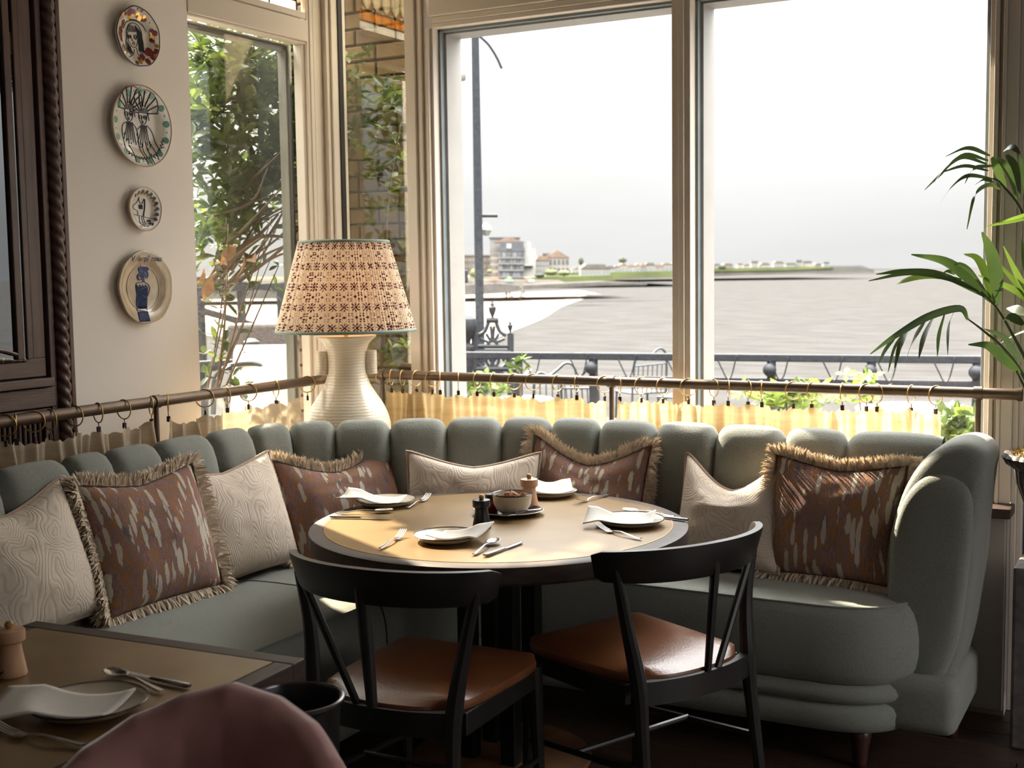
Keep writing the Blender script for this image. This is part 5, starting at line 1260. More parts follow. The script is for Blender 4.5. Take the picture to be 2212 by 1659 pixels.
def shrub(name, label, base, spots, twigs, n_parts, seed, lit=.25):
    """spots: (point, leaves in the rosette, size). The nearest ones become separate leaves, the rest one mass"""
    rnd = random.Random(seed); t = thing(name, label, 'plant', base)
    tw = MB()
    for a, b, r in twigs: 
        mid = (a+b)/2 + Vector((rnd.gauss(0, .03), rnd.gauss(0, .03), rnd.gauss(0, .03))); tw.tube(spline([a, mid, b], 4), [lerp(r, r*.4, i/8) for i in range(9)], 5)
    if tw.v: tw.build('twigs', M_twig, t, sharp=None)
    allm = []
    for p, n, s in spots:
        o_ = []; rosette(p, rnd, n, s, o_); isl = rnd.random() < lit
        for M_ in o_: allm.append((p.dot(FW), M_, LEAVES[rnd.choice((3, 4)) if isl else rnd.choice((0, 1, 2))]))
    allm.sort(key=lambda q: q[0])
    for d, M_, me in allm[:n_parts]: place(me, 'leaf', None, t, M_, world=True)
    for mt in (M_leaf, M_leaf_l):
        mb = MB()
        for d, M_, me in allm[n_parts:]:
            if me.materials[0] is mt: mb.add([M_ @ v.co for v in me.vertices], [tuple(p_.vertices) for p_ in me.polygons])
        if mb.v: o_ = mb.build('leaf_mass', mt, t, fix=False, sharp=None); o_['kind'] = 'stuff'
    return t
rnd = random.Random(31)
def in_tri_region(u, v):
    """dense part of the climber as seen through the side window: upper right, thinning to lower left"""
    if v < 60 + (u-410)*.12: return 0
    edge = 330 + (650-u)*.95                       # lower boundary
    if v > edge+60: return 0
    if v > edge: return .35
    if u < 500 and v > 330: return .5
    return 1
def outside_left(u, v, d):
    while at_d(u, v, d).x > -3.70: d += .05
    return at_d(u, v, d)
spots, twigs = [], []
while len(spots) < 620:
    u, v = rnd.uniform(400, 668), rnd.uniform(40, 600)
    if rnd.random() < in_tri_region(u, v): spots.append((outside_left(u, v, rnd.uniform(5.35, 6.2)), rnd.choice((4, 5, 6)), rnd.uniform(.8, 1.25)))
for k in range(520): spots.append((Vector((rnd.uniform(-4.5, -3.85), rnd.uniform(2.3, 3.9), rnd.uniform(.8, 2.9))), 5, rnd.uniform(.9, 1.3)))
for k in range(26):
    u, v = rnd.uniform(430, 520), rnd.uniform(460, 640); u2, v2 = u + rnd.uniform(60, 170), v - rnd.uniform(60, 220)
    d = rnd.uniform(5.4, 6.0); twigs.append((at_d(u, v, d), at_d(u2, v2, d+rnd.uniform(-.1, .2)), rnd.uniform(.006, .014)))
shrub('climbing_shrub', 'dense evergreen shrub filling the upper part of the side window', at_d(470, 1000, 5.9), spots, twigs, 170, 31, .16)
spots, twigs = [], []
for k in range(46):
    u, v = rnd.gauss(465, 32), rnd.uniform(480, 850)
    if 432 < u < 640: spots.append((outside_left(u, v, rnd.uniform(5.15, 5.6)), rnd.choice((2, 3, 4)), rnd.uniform(.7, 1.05)))
for k in range(26): spots.append((outside_left(rnd.uniform(520, 640), 400 + rnd.uniform(60, 240), rnd.uniform(5.2, 5.6)), rnd.choice((2, 3)), rnd.uniform(.75, 1.05)))
for k in range(8):
    u = rnd.uniform(440, 480); d = rnd.uniform(5.2, 5.5); twigs.append((at_d(u, 860, d), at_d(u + rnd.uniform(20, 130), rnd.uniform(470, 600), d), .005))
sh = shrub('leggy_shrub', 'loose leggy shrub low in the side window, with a few withered leaves', at_d(460, 1000, 5.35), spots, twigs, 120, 32, .25)
for u, v in ((510, 530), (525, 545), (545, 560), (470, 560), (440, 580), (455, 595)): place(LEAF_B, 'withered_leaf', None, sh, leaf_M(at_d(u, v, 5.3), rnd, 1.1, 1.2), world=True)
spots = []
for (u0, u1, v0, v1, n) in ((725, 800, 110, 250, 26), (790, 870, 150, 230, 12), (724, 775, 250, 380, 16), (770, 860, 250, 330, 8), (730, 880, 340, 410, 9), (822, 884, 735, 790, 10)):
    for k in range(n): p = at_y(rnd.uniform(u0, u1), rnd.uniform(v0, v1), rnd.uniform(4.74, 4.90)); spots.append((p, rnd.choice((3, 4, 5)), rnd.uniform(.55, .9)))
shrub('wall_shrub', 'leafy sprigs growing up between the narrow window and the brick pier', (-3.3, 4.85, TF), spots, [(Vector((-3.36, 4.9, TF)), Vector((-3.3, 4.86, 1.5)), .012), (Vector((-3.3, 4.86, 1.5)), Vector((-3.15, 4.84, 2.4)), .008)], 150, 33, .4)

# ---- iron balustrade, gate ornament, posts
DR = 11.4
def G(x, y, d=DR): return at_d(940 + x/5.53, 560 + y/5.53, d)         # drawn on the gate's own plane
rail = thing('iron_balustrade', 'black iron balustrade with ball brackets along the terrace edge', 'railing', at_z(1500, 900, TF))
A, B = at_z(1110, 768, .85), at_z(2122, 777, .85)
def along(t, dz=0): return A.lerp(B, t) + Vector((0, 0, dz))
A0 = A - (B-A).normalized()*.9
MB().bar(A0, B, .07, .06).build('top_rail', M_iron, rail, smooth=False, bevel=.008)
MB().bar(A0 - Vector((0, 0, .19)), B - Vector((0, 0, .19)), .05, .05).build('mid_rail', M_iron, rail, smooth=False, bevel=.006)
MB().bar(A - Vector((0, 0, .95)), B - Vector((0, 0, .95)), .05, .05).build('bottom_rail', M_iron, rail, smooth=False, bevel=.006)
ball = MB().lathe([(0, -.055), (.03, -.047), (.052, -.02), (.055, 0), (.052, .02), (.03, .047), (0, .055)], 14).mesh('ball'); ball.materials.append(M_iron)
post_me = MB().box(-.03, .03, -.03, .03, -1.10, -.02).mesh('baluster', smooth=False, bevel=.006); post_me.materials.append(M_iron)
Ldir = (B-A); Lt = Ldir.length
for u in (1120, 1282, 1667, 1882, 2112):
    r_ = ray(u, 790); t = 0
    best = min(range(401), key=lambda i: abs(to_px(along(i/400)) - u)); q = along(best/400)
    place(post_me, 'baluster', None, rail, Matrix.Translation(q), world=True); place(ball, 'ball', None, rail, Matrix.Translation(q + Vector((0, -.05, -.095))), world=True)
# string of cable with little lamps wound round the rail
for k in range(9):
    t0 = .03 + k*.11; pts = [along(t0 + .01*i, (-.02, -.10, -.17, -.14, .02)[i]) + Vector((0, -.05, 0)) for i in range(5)]
    MB().tube(spline(pts, 4), .006, 5).build('light_string', M_iron, rail)
gate = thing('gate_ornament', 'ornate black cast-iron panel with fan crest and finials beside the lamp post', 'ironwork', at_z(1050, 950, TF))
def gt(name, pts, r, n=8, closed=False, sp_=4): MB().tube(spline([G(x, y) for x, y in pts], sp_, closed) if len(pts) > 2 else [G(*pts[0]), G(*pts[1])], r, n, closed=closed).build(name, M_iron, gate)
for x in (472, 902): gt('post', [(x, 890), (x, 1900)], .030)
gt('arch', [(515, 910), (585, 870), (620, 800), (640, 735)], .018); gt('arch', [(850, 910), (780, 870), (745, 800), (728, 735)], .018)
gt('crest', [(610, 728), (758, 728)], .026)
for x, y in ((540, 950), (610, 890), (665, 800), (705, 800), (760, 890), (830, 950)): gt('spoke', [(685 + (x-685)*.28, 1010 + (y-1010)*.25), (x, y)], .013)
gt('hub', [(630, 1030), (645, 990), (685, 972), (725, 990), (740, 1030)], .014)
for y, r in ((1040, .018), (1125, .038), (1310, .026), (1500, .02)): gt('bar', [(470, y), (905, y)], r)
for sx_ in (-1, 1):
    for c in (60, 165): gt('scroll', [(685+sx_*(c-45), 1290), (685+sx_*c, 1250), (685+sx_*(c+15), 1200), (685+sx_*(c-15), 1175), (685+sx_*(c-38), 1195), (685+sx_*(c-20), 1215)], .014)
    gt('lower_arch', [(685, 1340), (685+sx_*90, 1350), (685+sx_*180, 1420)], .016)
gt('stile', [(685, 1150), (685, 1310)], .02)
def finial(par, x, y0, y1, mat=M_iron):
    p0, p1 = G(x, y1), G(x, y0); h = (p1-p0).length; s = h/.40
    MB().lathe([(0, 0), (.05*s, .0), (.05*s, .02*s), (.02*s, .04*s), (.025*s, .07*s), (.055*s, .14*s), (.075*s, .21*s), (.072*s, .25*s), (.03*s, .28*s), (.045*s, .30*s), (.03*s, .33*s), (.012*s, .36*s), (0, .40*s)], 14, c=p0).build('finial', mat, par)
finial(gate, 685, 480, 725); finial(gate, 478, 735, 900); finial(gate, 897, 725, 890)
bp_ = thing('ball_post', 'stout black iron post with a round ball finial left of the ornate panel', 'post', at_z(1003, 950, TF))
q = G(365, 1080); MB().box(q.x-.07, q.x+.07, q.y-.07, q.y+.07, TF, q.z).build('shaft', M_iron, bp_, smooth=False, bevel=.01)
MB().lathe([(.09, 0), (.09, .03), (.045, .06), (.05, .09), (.10, .16), (.115, .22), (.10, .28), (.05, .32), (0, .33)], 16, c=q).build('ball', M_iron, bp_)
q2 = G(160, 1075); MB().bar(q2 + Vector((-.3, 0, -.15)), q + Vector((0, 0, -.15)), .09, .30).build('side_panel', M_iron, bp_, smooth=False, bevel=.01)
lp_ = thing('lamp_post', 'tall slim dark lamp post with a short crossbar and hooked arm', 'lamp post', at_z(1038, 1000, TF))
pz = at_d(1037, 730, 11.9); MB().tube([(pz.x, pz.y, TF), (pz.x, pz.y, 1.2), (pz.x, pz.y, 4.6)], [.048, .043, .036], 14).build('shaft', mk('painted_post', (.016, .019, .023), .6, spec=.2, var=.3, scale=30), lp_)
MB().tube([at_d(1040, 466, 11.9), at_d(1075, 466, 11.9)], .016, 8).build('crossbar', M_iron, lp_)
MB().tube(spline([at_d(1036, 78, 11.9), at_d(1055, 96, 11.9), at_d(1072, 122, 11.9), at_d(1084, 148, 11.9)], 5), .015, 8).build('hooked_arm', M_iron, lp_)
MB().tube([at_d(1022, 60, 11.9), at_d(1036, 76, 11.9)], .018, 8).build('hooked_arm', M_iron, lp_)
m = MB(); c = at_d(1050, 497, 11.9); m.lathe([(.012, .07), (.04, .04), (.055, 0), (.03, -.05), (0, -.055)], 12, c=c); m.build('spot_lamp', mk('spot_housing', (0.186, 0.186, 0.174), .5), lp_)
# broken eaves of the house next door
ea = thing('eaves_corner', 'weathered eaves corner with gutter end jutting out beside the jamb', 'eaves', at_d(930, 170, 9))
m = MB().prism([at_d(900, 120, 9), at_d(978, 135, 9), at_d(985, 148, 9), at_d(978, 176, 9), at_d(900, 182, 9)], Vector((0, 0, 0)), FW*.5); m.build('fascia', mk('weathered_board', (0.186, 0.180, 0.167), .8, var=.3, scale=8), ea, smooth=False)
facing_w = [at_d(820, 120, 9.2), at_d(938, 128, 9.2)]; m = MB(); a_, b_ = facing_w; m.prism([(a_.x, a_.y, TF), (b_.x, b_.y, TF), (b_.x, b_.y, b_.z), (a_.x, a_.y, a_.z)], Vector((0, 0, 0)), Vector((FW.x, FW.y, 0))*.4); m.build('house_wall', mk('render_wall', (.20, .19, .17), .9), ea, smooth=False)
MB().tube([at_d(976, 160, 9), at_d(1003, 158, 9.02)], [.065, .055], 12).build('gutter_end', mk('gutter', (0.248, 0.248, 0.242), .5), ea)
MB().bar(at_d(960, 144, 9), at_d(997, 146, 9), .03, .02).build('slate', M_mortar, ea, smooth=False)

# ---- terrace chairs with wavy top tube
def metal_chair(label, loc, rz):
    t = thing('terrace_chair', label, 'chair', loc, rz, 'grey metal terrace chairs'); r = .013
    top = [(-.21, -.02, .62), (-.20, -.03, .80), (-.14, -.03, .855), (-.06, -.03, .83), (.02, -.03, .88), (.10, -.03, .945), (.17, -.03, .93), (.205, -.03, .84), (.21, -.02, .62)]
    MB().tube(spline([(-.21, .02, .0), (-.215, .0, .45)] + top + [(.215, .0, .45), (.21, .02, .0)], 6), r, 8).build('back_frame', M_chairm, t, world=False)
    MB().tube([(-.205, -.03, .76), (.205, -.03, .78)], .009, 8).build('cross_rail', M_chairm, t, world=False)
    for k in range(6): x = -.15 + .06*k; MB().tube([(x, -.03, .765), (x, 0, .46)], .006, 6).build('spindle', M_chairm, t, world=False)
    MB().box(-.215, .215, .0, .42, .44, .46).build('seat', M_chairm, t, world=False, smooth=False, bevel=.008)
    for s in (-1, 1): MB().tube([(s*.20, .40, .45), (s*.21, .42, 0)], r, 8).build('leg', M_chairm, t, world=False)
    return t
def on_terrace(u, v_top, h):   # stands so that height h above the terrace shows at v_top
    return at_z(u, v_top, TF + h)
for (u, v, rz, lb) in ((1200, 788, .3, 'grey wavy-backed metal chair in front of the balustrade near the ornate panel'), (1255, 800, -.2, 'grey metal chair standing behind the cafe curtain gap, back to back with another'), (1402, 757, .9, 'tall grey slatted metal chair left of the window mullion'), (1512, 762, 1.5, 'grey metal chair seen edge-on right of the mullion')):
    p = on_terrace(u, v, .93); metal_chair(lb, (p.x, p.y, TF), rz)
def white_table(label, u, v, R):
    p = at_z(u, v, TF+.74); t = thing('terrace_table', label, 'table', (p.x, p.y, TF))
    MB().lathe([(0, .72), (R-.02, .72), (R, .725), (R, .742), (R-.01, .748), (0, .748)], 40).build('top', mk('white_table', (0.197, 0.189, 0.180), .35), t, world=False)
    MB().lathe([(.03, .03), (.03, .72)], 12).build('column', M_chairm, t, world=False); MB().lathe([(0, 0), (.24, 0), (.22, .03), (0, .04)], 24).build('base', M_chairm, t, world=False)
white_table('round white terrace table behind the cafe curtain, near the hedge', 1975, 882, .44)
white_table('round white terrace table among the grey chairs', 1125, 862, .28)
# hedge and planting along the balustrade
def leafy(name, label, pts_fn, n, seed, lit, npart=0, s=(1.0, 1.6)):
    rnd = random.Random(seed); sp_ = [(pts_fn(rnd), rnd.choice((4, 5)), rnd.uniform(*s)) for _ in range(n)]
    c = sum((q[0] for q in sp_), Vector())/n; return shrub(name, label, (c.x, c.y, TF), sp_, [(Vector((c.x, c.y, TF)), c, .015)], npart, seed, lit)
leafy('hedge', 'clipped green hedge beside the right window frame', lambda r: at_d(r.uniform(2030, 2125), r.uniform(893, 960), r.uniform(8.2, 8.8)), 150, 41, .5, 40)
leafy('leafy_plant', 'bright green broad-leaved plant behind the right cafe curtain', lambda r: at_d(r.gauss(1690, 45), r.uniform(842, 882), r.uniform(8.6, 9.2)), 60, 42, .95, 60, (1.2, 2.0))
leafy('leafy_plant', 'low bright green plant behind the curtain below the palm tips', lambda r: at_d(r.gauss(1850, 22), r.uniform(806, 870), r.uniform(8.6, 9.2)), 26, 43, .95, 40, (1.0, 1.5))
leafy('leafy_plant', 'small green plant at the foot of the ornate iron panel', lambda r: at_d(r.uniform(970, 1090), r.uniform(820, 860), r.uniform(8.6, 9.4)), 46, 44, .6, 40, (1.0, 1.7))
leafy('leafy_plant', 'thin green sprig in front of the balustrade beside the ornate panel', lambda r: at_d(r.gauss(1122, 8), r.uniform(775, 830), 9.2), 9, 45, .6, 20, (.9, 1.4))
tp = thing('planter_post', 'dark post wound with yellowing leaves beside the window jamb', 'post', at_z(978, 960, TF))
q = at_d(978, 605, 8.6); MB().box(q.x-.035, q.x+.035, q.y-.035, q.y+.035, TF, q.z).build('shaft', M_iron, tp, smooth=False, bevel=.006)
MB().box(q.x-.08, q.x+.08, q.y-.08, q.y+.08, q.z-.02, q.z+.07).build('cap', M_iron, tp, smooth=False, bevel=.01)
M_yel = mk('yellow_leaf', (.45, .30, .03), .5, trans=.4)
ly = leaf_mesh(.12, .028, M_yel, .4)
rnd = random.Random(9)
for k in range(16): place(ly if k < 9 else LEAVES[0], 'leaf', None, tp, leaf_M(at_d(rnd.uniform(962, 990), rnd.uniform(620, 710), 8.5), rnd, 1.1, 1.0), world=True)
sg = thing('sprig', 'single leafy twig reaching in front of the sky beside the jamb', 'plant', at_z(948, 1000, TF))
MB().tube([at_d(945, 560, 6.4), at_d(930, 700, 6.4), Vector((at_d(925, 800, 6.4).x, at_d(925, 800, 6.4).y, TF))], [.004, .006, .008], 5).build('stalk', M_twig, sg)
MB().tube(spline([at_d(945, 560, 6.4), at_d(962, 500, 6.4), at_d(972, 470, 6.4), at_d(980, 452, 6.4)], 4), .004, 5).build('twig', M_twig, sg)
for u, v in ((970, 462), (968, 470), (975, 476), (985, 482), (962, 495), (970, 500)): place(LEAVES[rnd.choice((0, 3))], 'leaf', None, sg, leaf_M(at_d(u, v, 6.4), rnd, .8, .4), world=True)

# ---- what the side window shows low down: railing, wicker seat, cushioned chair
M_wicker = mk('dark_wicker', (.035, .025, .022), .7, var=.5, scale=60, bump=.5, bscale=70)
ws = thing('wicker_armchair', 'dark woven wicker armchair on the terrace behind the foliage', 'chair', at_z(590, 900, TF))
q = at_d(600, 730, 9.0); q.z = 0
dx, dy = RT.copy(), FW.copy(); dx.z = dy.z = 0; dx.normalize(); dy.normalize(); uz = Vector((0, 0, 1))
def wbox(name, ox, oy, z0, z1, hx, hy): MB().obox((q.x, q.y, (z0+z1)/2) if 0 else Vector((q.x, q.y, (z0+z1)/2)) + dx*ox + dy*oy, dx, dy, uz, hx, hy, (z1-z0)/2).build(name, M_wicker, ws, smooth=False, bevel=.03, seg=3)
wbox('backrest', 0, .30, .1, 1.22, .42, .06); wbox('arm', -.38, -.02, TF+.05, .45, .06, .36); wbox('arm', .38, -.02, TF+.05, .45, .06, .36); wbox('seat', 0, -.02, TF+.05, .20, .34, .34)
r2 = thing('side_railing', 'dark iron railing with a round finial below the foliage', 'railing', at_z(540, 950, TF))
a_, b_ = at_d(425, 792, 6.9), at_d(668, 778, 8.2)
for dz, w_ in ((0, .06), (-.16, .05), (-.55, .05)): MB().bar(a_ + Vector((0, 0, dz)), b_ + Vector((0, 0, dz)), w_, w_).build('rail', M_iron, r2, smooth=False, bevel=.006)
c = a_.lerp(b_, .45); MB().box(c.x-.035, c.x+.035, c.y-.035, c.y+.035, TF, c.z).build('post', M_iron, r2, smooth=False, bevel=.006)
MB().lathe([(.05, 0), (.05, .02), (.025, .03), (.03, .05), (.056, .09), (.05, .13), (.02, .15), (0, .152)], 14, c=c).build('finial', M_iron, r2)
r3 = thing('far_railing', 'distant dark promenade rail crossing behind the foliage', 'railing', at_d(520, 640, 26))
for a2, b2 in (((425, 605), (612, 625)), ((425, 628), (612, 616)), ((425, 668), (660, 735)), ((500, 738), (662, 690))):
    MB().bar(at_d(*a2, 24), at_d(*b2, 26), .10, .12).build('bar', M_iron, r3, smooth=False)
for u_ in (432, 520, 606): q_ = at_d(u_, 615, 25); MB().box(q_.x-.06, q_.x+.06, q_.y-.06, q_.y+.06, SEA_, q_.z).build('post', M_iron, r3, smooth=False)
cc = thing('cushioned_chair', 'pale cushioned metal chair on the terrace just outside the side window', 'chair', at_z(590, 960, TF))
q = at_d(610, 830, 6.4)
rows = []
for i in range(13):
    u = -1 + i/6; rows.append([])
    for j in range(13):
        v = -1 + j/6; th = .06*((1-u*u)*(1-v*v))**.4
        rows[-1].append(Vector((q.x, q.y, q.z)) + dx*(.26*u) + uz*(.20*v) + dy*(.08*v) - dy*th)
MB().grid(rows).build('cushion', mk('terrace_cushion', (.52, .47, .42), .85), cc, sharp=None)
MB().tube(spline([q + dx*-.36 + uz*-.15, q + dx*-.33 + uz*.06, q + dx*-.15 + uz*.11, q + dx*.05 + uz*.03, q + dx*.3 + uz*.12], 6), .014, 8).build('back_frame', M_chairm, cc)
for k in range(5): MB().tube([q + dx*(-.3+.12*k) + uz*-.06 + dy*.05, q + dx*(-.3+.12*k) + uz*-.75 + dy*.05], .008, 6).build('spindle', M_chairm, cc)

# ================================================================= beach, sea and town
SEA = -9.0
def mk_sea(name):
    m, t, p, out = nodes(name); N = t.nodes.new; Lk = t.links.new
    g = N('ShaderNodeNewGeometry'); q_ = N('ShaderNodeMapping'); q_.inputs['Scale'].default_value = (.10, .35, 1); q_.inputs['Rotation'].default_value = (0, 0, .5); Lk(g.outputs['Position'], q_.inputs[0])
    n = N('ShaderNodeTexNoise'); n.inputs['Scale'].default_value = 1.0; n.inputs['Detail'].default_value = 8; n.inputs['Roughness'].default_value = .62; Lk(q_.outputs[0], n.inputs['Vector'])
    r = N('ShaderNodeValToRGB'); r.color_ramp.elements[0].position = .36; r.color_ramp.elements[0].color = (.026, .0252, .0246, 1); r.color_ramp.elements[1].position = .66; r.color_ramp.elements[1].color = (.042, .0407, .0396, 1)
    b = N('ShaderNodeBump'); b.inputs['Strength'].default_value = .06; b.inputs['Distance'].default_value = .5; Lk(n.outputs['Fac'], r.inputs[0]); Lk(r.outputs[0], p.inputs['Base Color']); p.inputs['Roughness'].default_value = .6; p.inputs['Specular IOR Level'].default_value = .0
    return m
sea = MB().add([(-40000, 10, SEA), (40000, 10, SEA), (40000, 45000, SEA), (-40000, 45000, SEA)], [(0, 1, 2, 3)]).build('sea', mk_sea('sea_water'), smooth=False)
struct(sea, 'pale silvery sea filling the bay', 'sea')
M_sand = mk('sand', (0.077, 0.058, 0.042), .95, var=.12, scale=.02, col2=(.10, .078, .058))
def ground(name, pts, z, mat, label, cat):
    m = MB().add([at_z(u, v, z) for u, v in pts], [tuple(range(len(pts)))]); return struct(m.build(name, mat, smooth=False), label, cat)
ground('beach', [(200, 700), (960, 775)] + [(q.x, q.y) for q in spline([(960, 775, 0), (1010, 748, 0), (1060, 722, 0), (1110, 700, 0), (1152, 684, 0), (1176, 670, 0), (1196, 657, 0), (1226, 650, 0), (1240, 643, 0), (1290, 634, 0)], 5)][1:] + [(1250, 627), (1120, 632), (960, 640), (700, 645), (200, 650)], SEA+.12, M_sand, 'pale sandy beach curving round the bay', 'beach')
ground('wet_sand', [(q.x, q.y) for q in spline([(960, 768, 0), (1010, 741, 0), (1060, 715, 0), (1110, 694, 0), (1150, 678, 0), (1176, 663, 0), (1200, 652, 0), (1250, 642, 0)], 5)] + [(q.x, q.y) for q in spline([(1262, 646, 0), (1230, 656, 0), (1206, 667, 0), (1180, 684, 0), (1150, 698, 0), (1090, 722, 0), (1030, 752, 0), (980, 785, 0)], 5)], SEA+.10, mk('wet_sand', (.062, .053, .046), .6, var=.1, scale=.05), 'wet sand along the water line', 'beach')
M_seawall = mk('sea_wall', (0.046, 0.042, 0.037), .9, var=.3, scale=.3); M_stone = mk('promenade', (0.126, 0.109, 0.093), .9, var=.1, scale=.1); M_grass = mk('far_grass', (0.054, 0.064, 0.019), .95, var=.3, scale=.05); M_cliff = mk('far_cliff', (0.063, 0.058, 0.049), .95, var=.25, scale=.03); M_haze = mk('hazy_land', (0.082, 0.079, 0.074), .95, var=.12, scale=.01)
def slab(name, outline, d, thick, mat, label, cat):
    """land mass: outline in the view at distance d, with real thickness behind it"""
    m = MB().prism([at_d(u, v, d) for u, v in outline], Vector((0, 0, 0)), dy*thick); return struct(m.build(name, mat, smooth=False), label, cat)
slab('sea_wall', [(300, 622), (960, 618), (1075, 612), (1120, 616), (1130, 626), (1080, 633), (960, 640), (300, 648)], 470, 12, M_seawall, 'dark sea wall behind the beach', 'wall')
slab('promenade', [(300, 604), (960, 604), (1140, 604), (1210, 606), (1230, 614), (1130, 620), (960, 622), (300, 626)], 484, 40, M_stone, 'pale promenade above the sea wall', 'promenade')
slab('green_bank', [(300, 600), (960, 601), (1050, 600), (1125, 601), (1190, 597), (1320, 594), (1330, 606), (1200, 610), (960, 612), (300, 612)], 500, 60, M_grass, 'grassy bank along the sea front', 'grass')
slab('breakwater', [(1128, 617), (1300, 609), (1400, 613), (1395, 616), (1300, 617), (1130, 626)], 455, 6, M_seawall, 'long low breakwater running out to sea', 'breakwater')
slab('breakwater_top', [(1130, 614), (1300, 607), (1400, 611.5), (1300, 610), (1130, 618)], 456, 5, M_stone, 'pale top of the low breakwater', 'breakwater')
slab('sandbar', [(1228, 636.5), (1245, 634), (1300, 636), (1240, 638)], 400, 6, M_seawall, 'dark spit in the shallow water', 'spit')
slab('headland', [(1180, 590), (1300, 588), (1452, 584), (1600, 584), (1700, 580), (1800, 577), (1855, 576), (1885, 582), (1890, 588), (1760, 591), (1600, 595), (1450, 600), (1330, 604), (1180, 606)], 1300, 400, M_cliff, 'low cliffs of the headland across the bay', 'headland')
slab('headland_grass', [(1180, 584), (1300, 582), (1452, 580), (1600, 579), (1700, 577), (1800, 576), (1800, 580), (1700, 584), (1452, 588), (1180, 590)], 1299, 420, M_grass, 'green strip on top of the headland', 'grass')
slab('far_shore', [(1180, 590), (1300, 588), (1500, 584), (1500, 597), (1180, 606)], 860, 420, M_grass, 'low far shore under the row of houses', 'shore')
slab('far_point', [(1790, 574), (1860, 573), (1880, 580), (1960, 581), (1960, 583), (1790, 586)], 2600, 200, M_haze, 'hazy far point of the coast', 'headland')
# ---- buildings
M_fac = [mk('facade_cream', (0.142, 0.129, 0.112), .9, var=.08, scale=.3), mk('facade_white', (0.164, 0.158, 0.150), .9, var=.06, scale=.3), mk('facade_brick', (0.090, 0.069, 0.054), .9, var=.15, scale=.3), mk('facade_grey', (0.104, 0.101, 0.098), .9, var=.1, scale=.3)]
M_roof = [mk('roof_slate', (0.033, 0.036, 0.041), .8, var=.2, scale=.5), mk('roof_tile', (0.104, 0.069, 0.049), .9, var=.2, scale=.5), mk('roof_brown', (0.054, 0.045, 0.038), .9, var=.2, scale=.5)]
M_win = mk('far_window', (.10, .11, .12), .25); M_trimw = mk('white_trim', (0.169, 0.164, 0.156), .8)
def facing_box(m, u0, v0, u1, v1, d, thick): 
    return m.prism([at_d(u0, v1, d), at_d(u1, v1, d), at_d(u1, v0, d), at_d(u0, v0, d)], Vector((0, 0, 0)), dy*thick)
def building(label, u0, v0, u1, v1, d, thick, mat, roof=None, rk='flat', wins=(0, 0), rh=0, name='house', group=None, wm=None):
    t = thing(name, label, 'building', at_d((u0+u1)/2, v1, d), 0, group)
    facing_box(MB(), u0, v0, u1, v1, d, thick).build('wall', mat, t, smooth=False)
    if roof:
        if rk == 'gable': poly = [at_d(u0-1, v0+.5, d), at_d(u1+1, v0+.5, d), at_d((u0+u1)/2, v0-rh, d)]
        elif rk == 'hip': poly = [at_d(u0-1, v0+.5, d), at_d(u1+1, v0+.5, d), at_d(lerp(u0, u1, .8), v0-rh, d), at_d(lerp(u0, u1, .2), v0-rh, d)]
        else: poly = [at_d(u0-.5, v0+.5, d), at_d(u1+.5, v0+.5, d), at_d(u1+.5, v0-rh, d), at_d(u0-.5, v0-rh, d)]
        MB().prism(poly, dy*-.3, dy*(thick+.3)).build('roof', roof, t, smooth=False)
    nx, ny = wins
    for i in range(nx):
        for j in range(ny):
            cu, cv = lerp(u0, u1, (i+.5)/nx), lerp(v0, v1, (j+.55)/ny); hw_, hh = (u1-u0)/nx*.26, (v1-v0)/ny*.27
            facing_box(MB(), cu-hw_, cv-hh, cu+hw_, cv+hh, d-.25, .3).build('window', wm or M_win, t, smooth=False)
    return t
hd_ = 500
# the big hotel: bright flank, grey-white front, mansard
t = building('tall white sea-front hotel with slate mansard behind the lamp post', 1077, 543, 1132, 603, hd_, 14, M_fac[3], None, wins=(0, 0), name='hotel')
facing_box(MB(), 1059, 546, 1077, 600, hd_+1, 12).build('flank', M_fac[0], t, smooth=False)
facing_box(MB(), 1132, 536, 1157, 598, hd_+1, 12).build('flank', M_fac[1], t, smooth=False)
MB().prism([at_d(1078, 543, hd_), at_d(1134, 543, hd_), at_d(1130, 522, hd_), at_d(1083, 522, hd_)], dy*-.3, dy*12).build('mansard', M_roof[0], t, smooth=False)
MB().prism([at_d(1066, 524, hd_), at_d(1134, 523, hd_), at_d(1105, 513, hd_), at_d(1092, 513, hd_)], dy*1, dy*14).build('roof', M_roof[1], t, smooth=False)
facing_box(MB(), 1058, 514, 1122, 546, hd_+16, 8).build('roof_block', M_fac[3], t, smooth=False)
facing_box(MB(), 1056, 512.5, 1124, 514.5, hd_+15.5, 9).build('roof_edge', M_roof[0], t, smooth=False)
facing_box(MB(), 1140, 522, 1147, 537, hd_+2, 5).build('chimney', M_fac[1], t, smooth=False)
for j, v in enumerate((550, 563, 577, 592)):
    facing_box(MB(), 1077, v+6.2, 1132, v+7.6, hd_-1.0, 1.2).build('balcony', M_trimw, t, smooth=False)
    for i in range(7):
        if i in (2, 5) and j < 3: continue
        cu = 1081.5 + i*7.6; facing_box(MB(), cu-2.2, v-4.2, cu+2.2, v+4.8, hd_-.3, .4).build('window', M_win if (i+j) % 3 else M_roof[0], t, smooth=False)
    for cu in (1062, 1068, 1073.5): facing_box(MB(), cu-1.5, v-3.5, cu+1.5, v+3.5, hd_+.7, .4).build('window', M_roof[2], t, smooth=False)
for u in (1096.5, 1119.5, 1131): facing_box(MB(), u-1.6, 546, u+1.6, 583, hd_-.8, .8).build('bay_shadow_column', M_roof[0], t, smooth=False)
facing_box(MB(), 1094, 526, 1105, 537, hd_-.6, .8).build('dormer', M_fac[1], t, smooth=False)
facing_box(MB(), 1133, 571, 1151, 574, hd_-1.2, 2.4).build('awning', M_trimw, t, smooth=False)
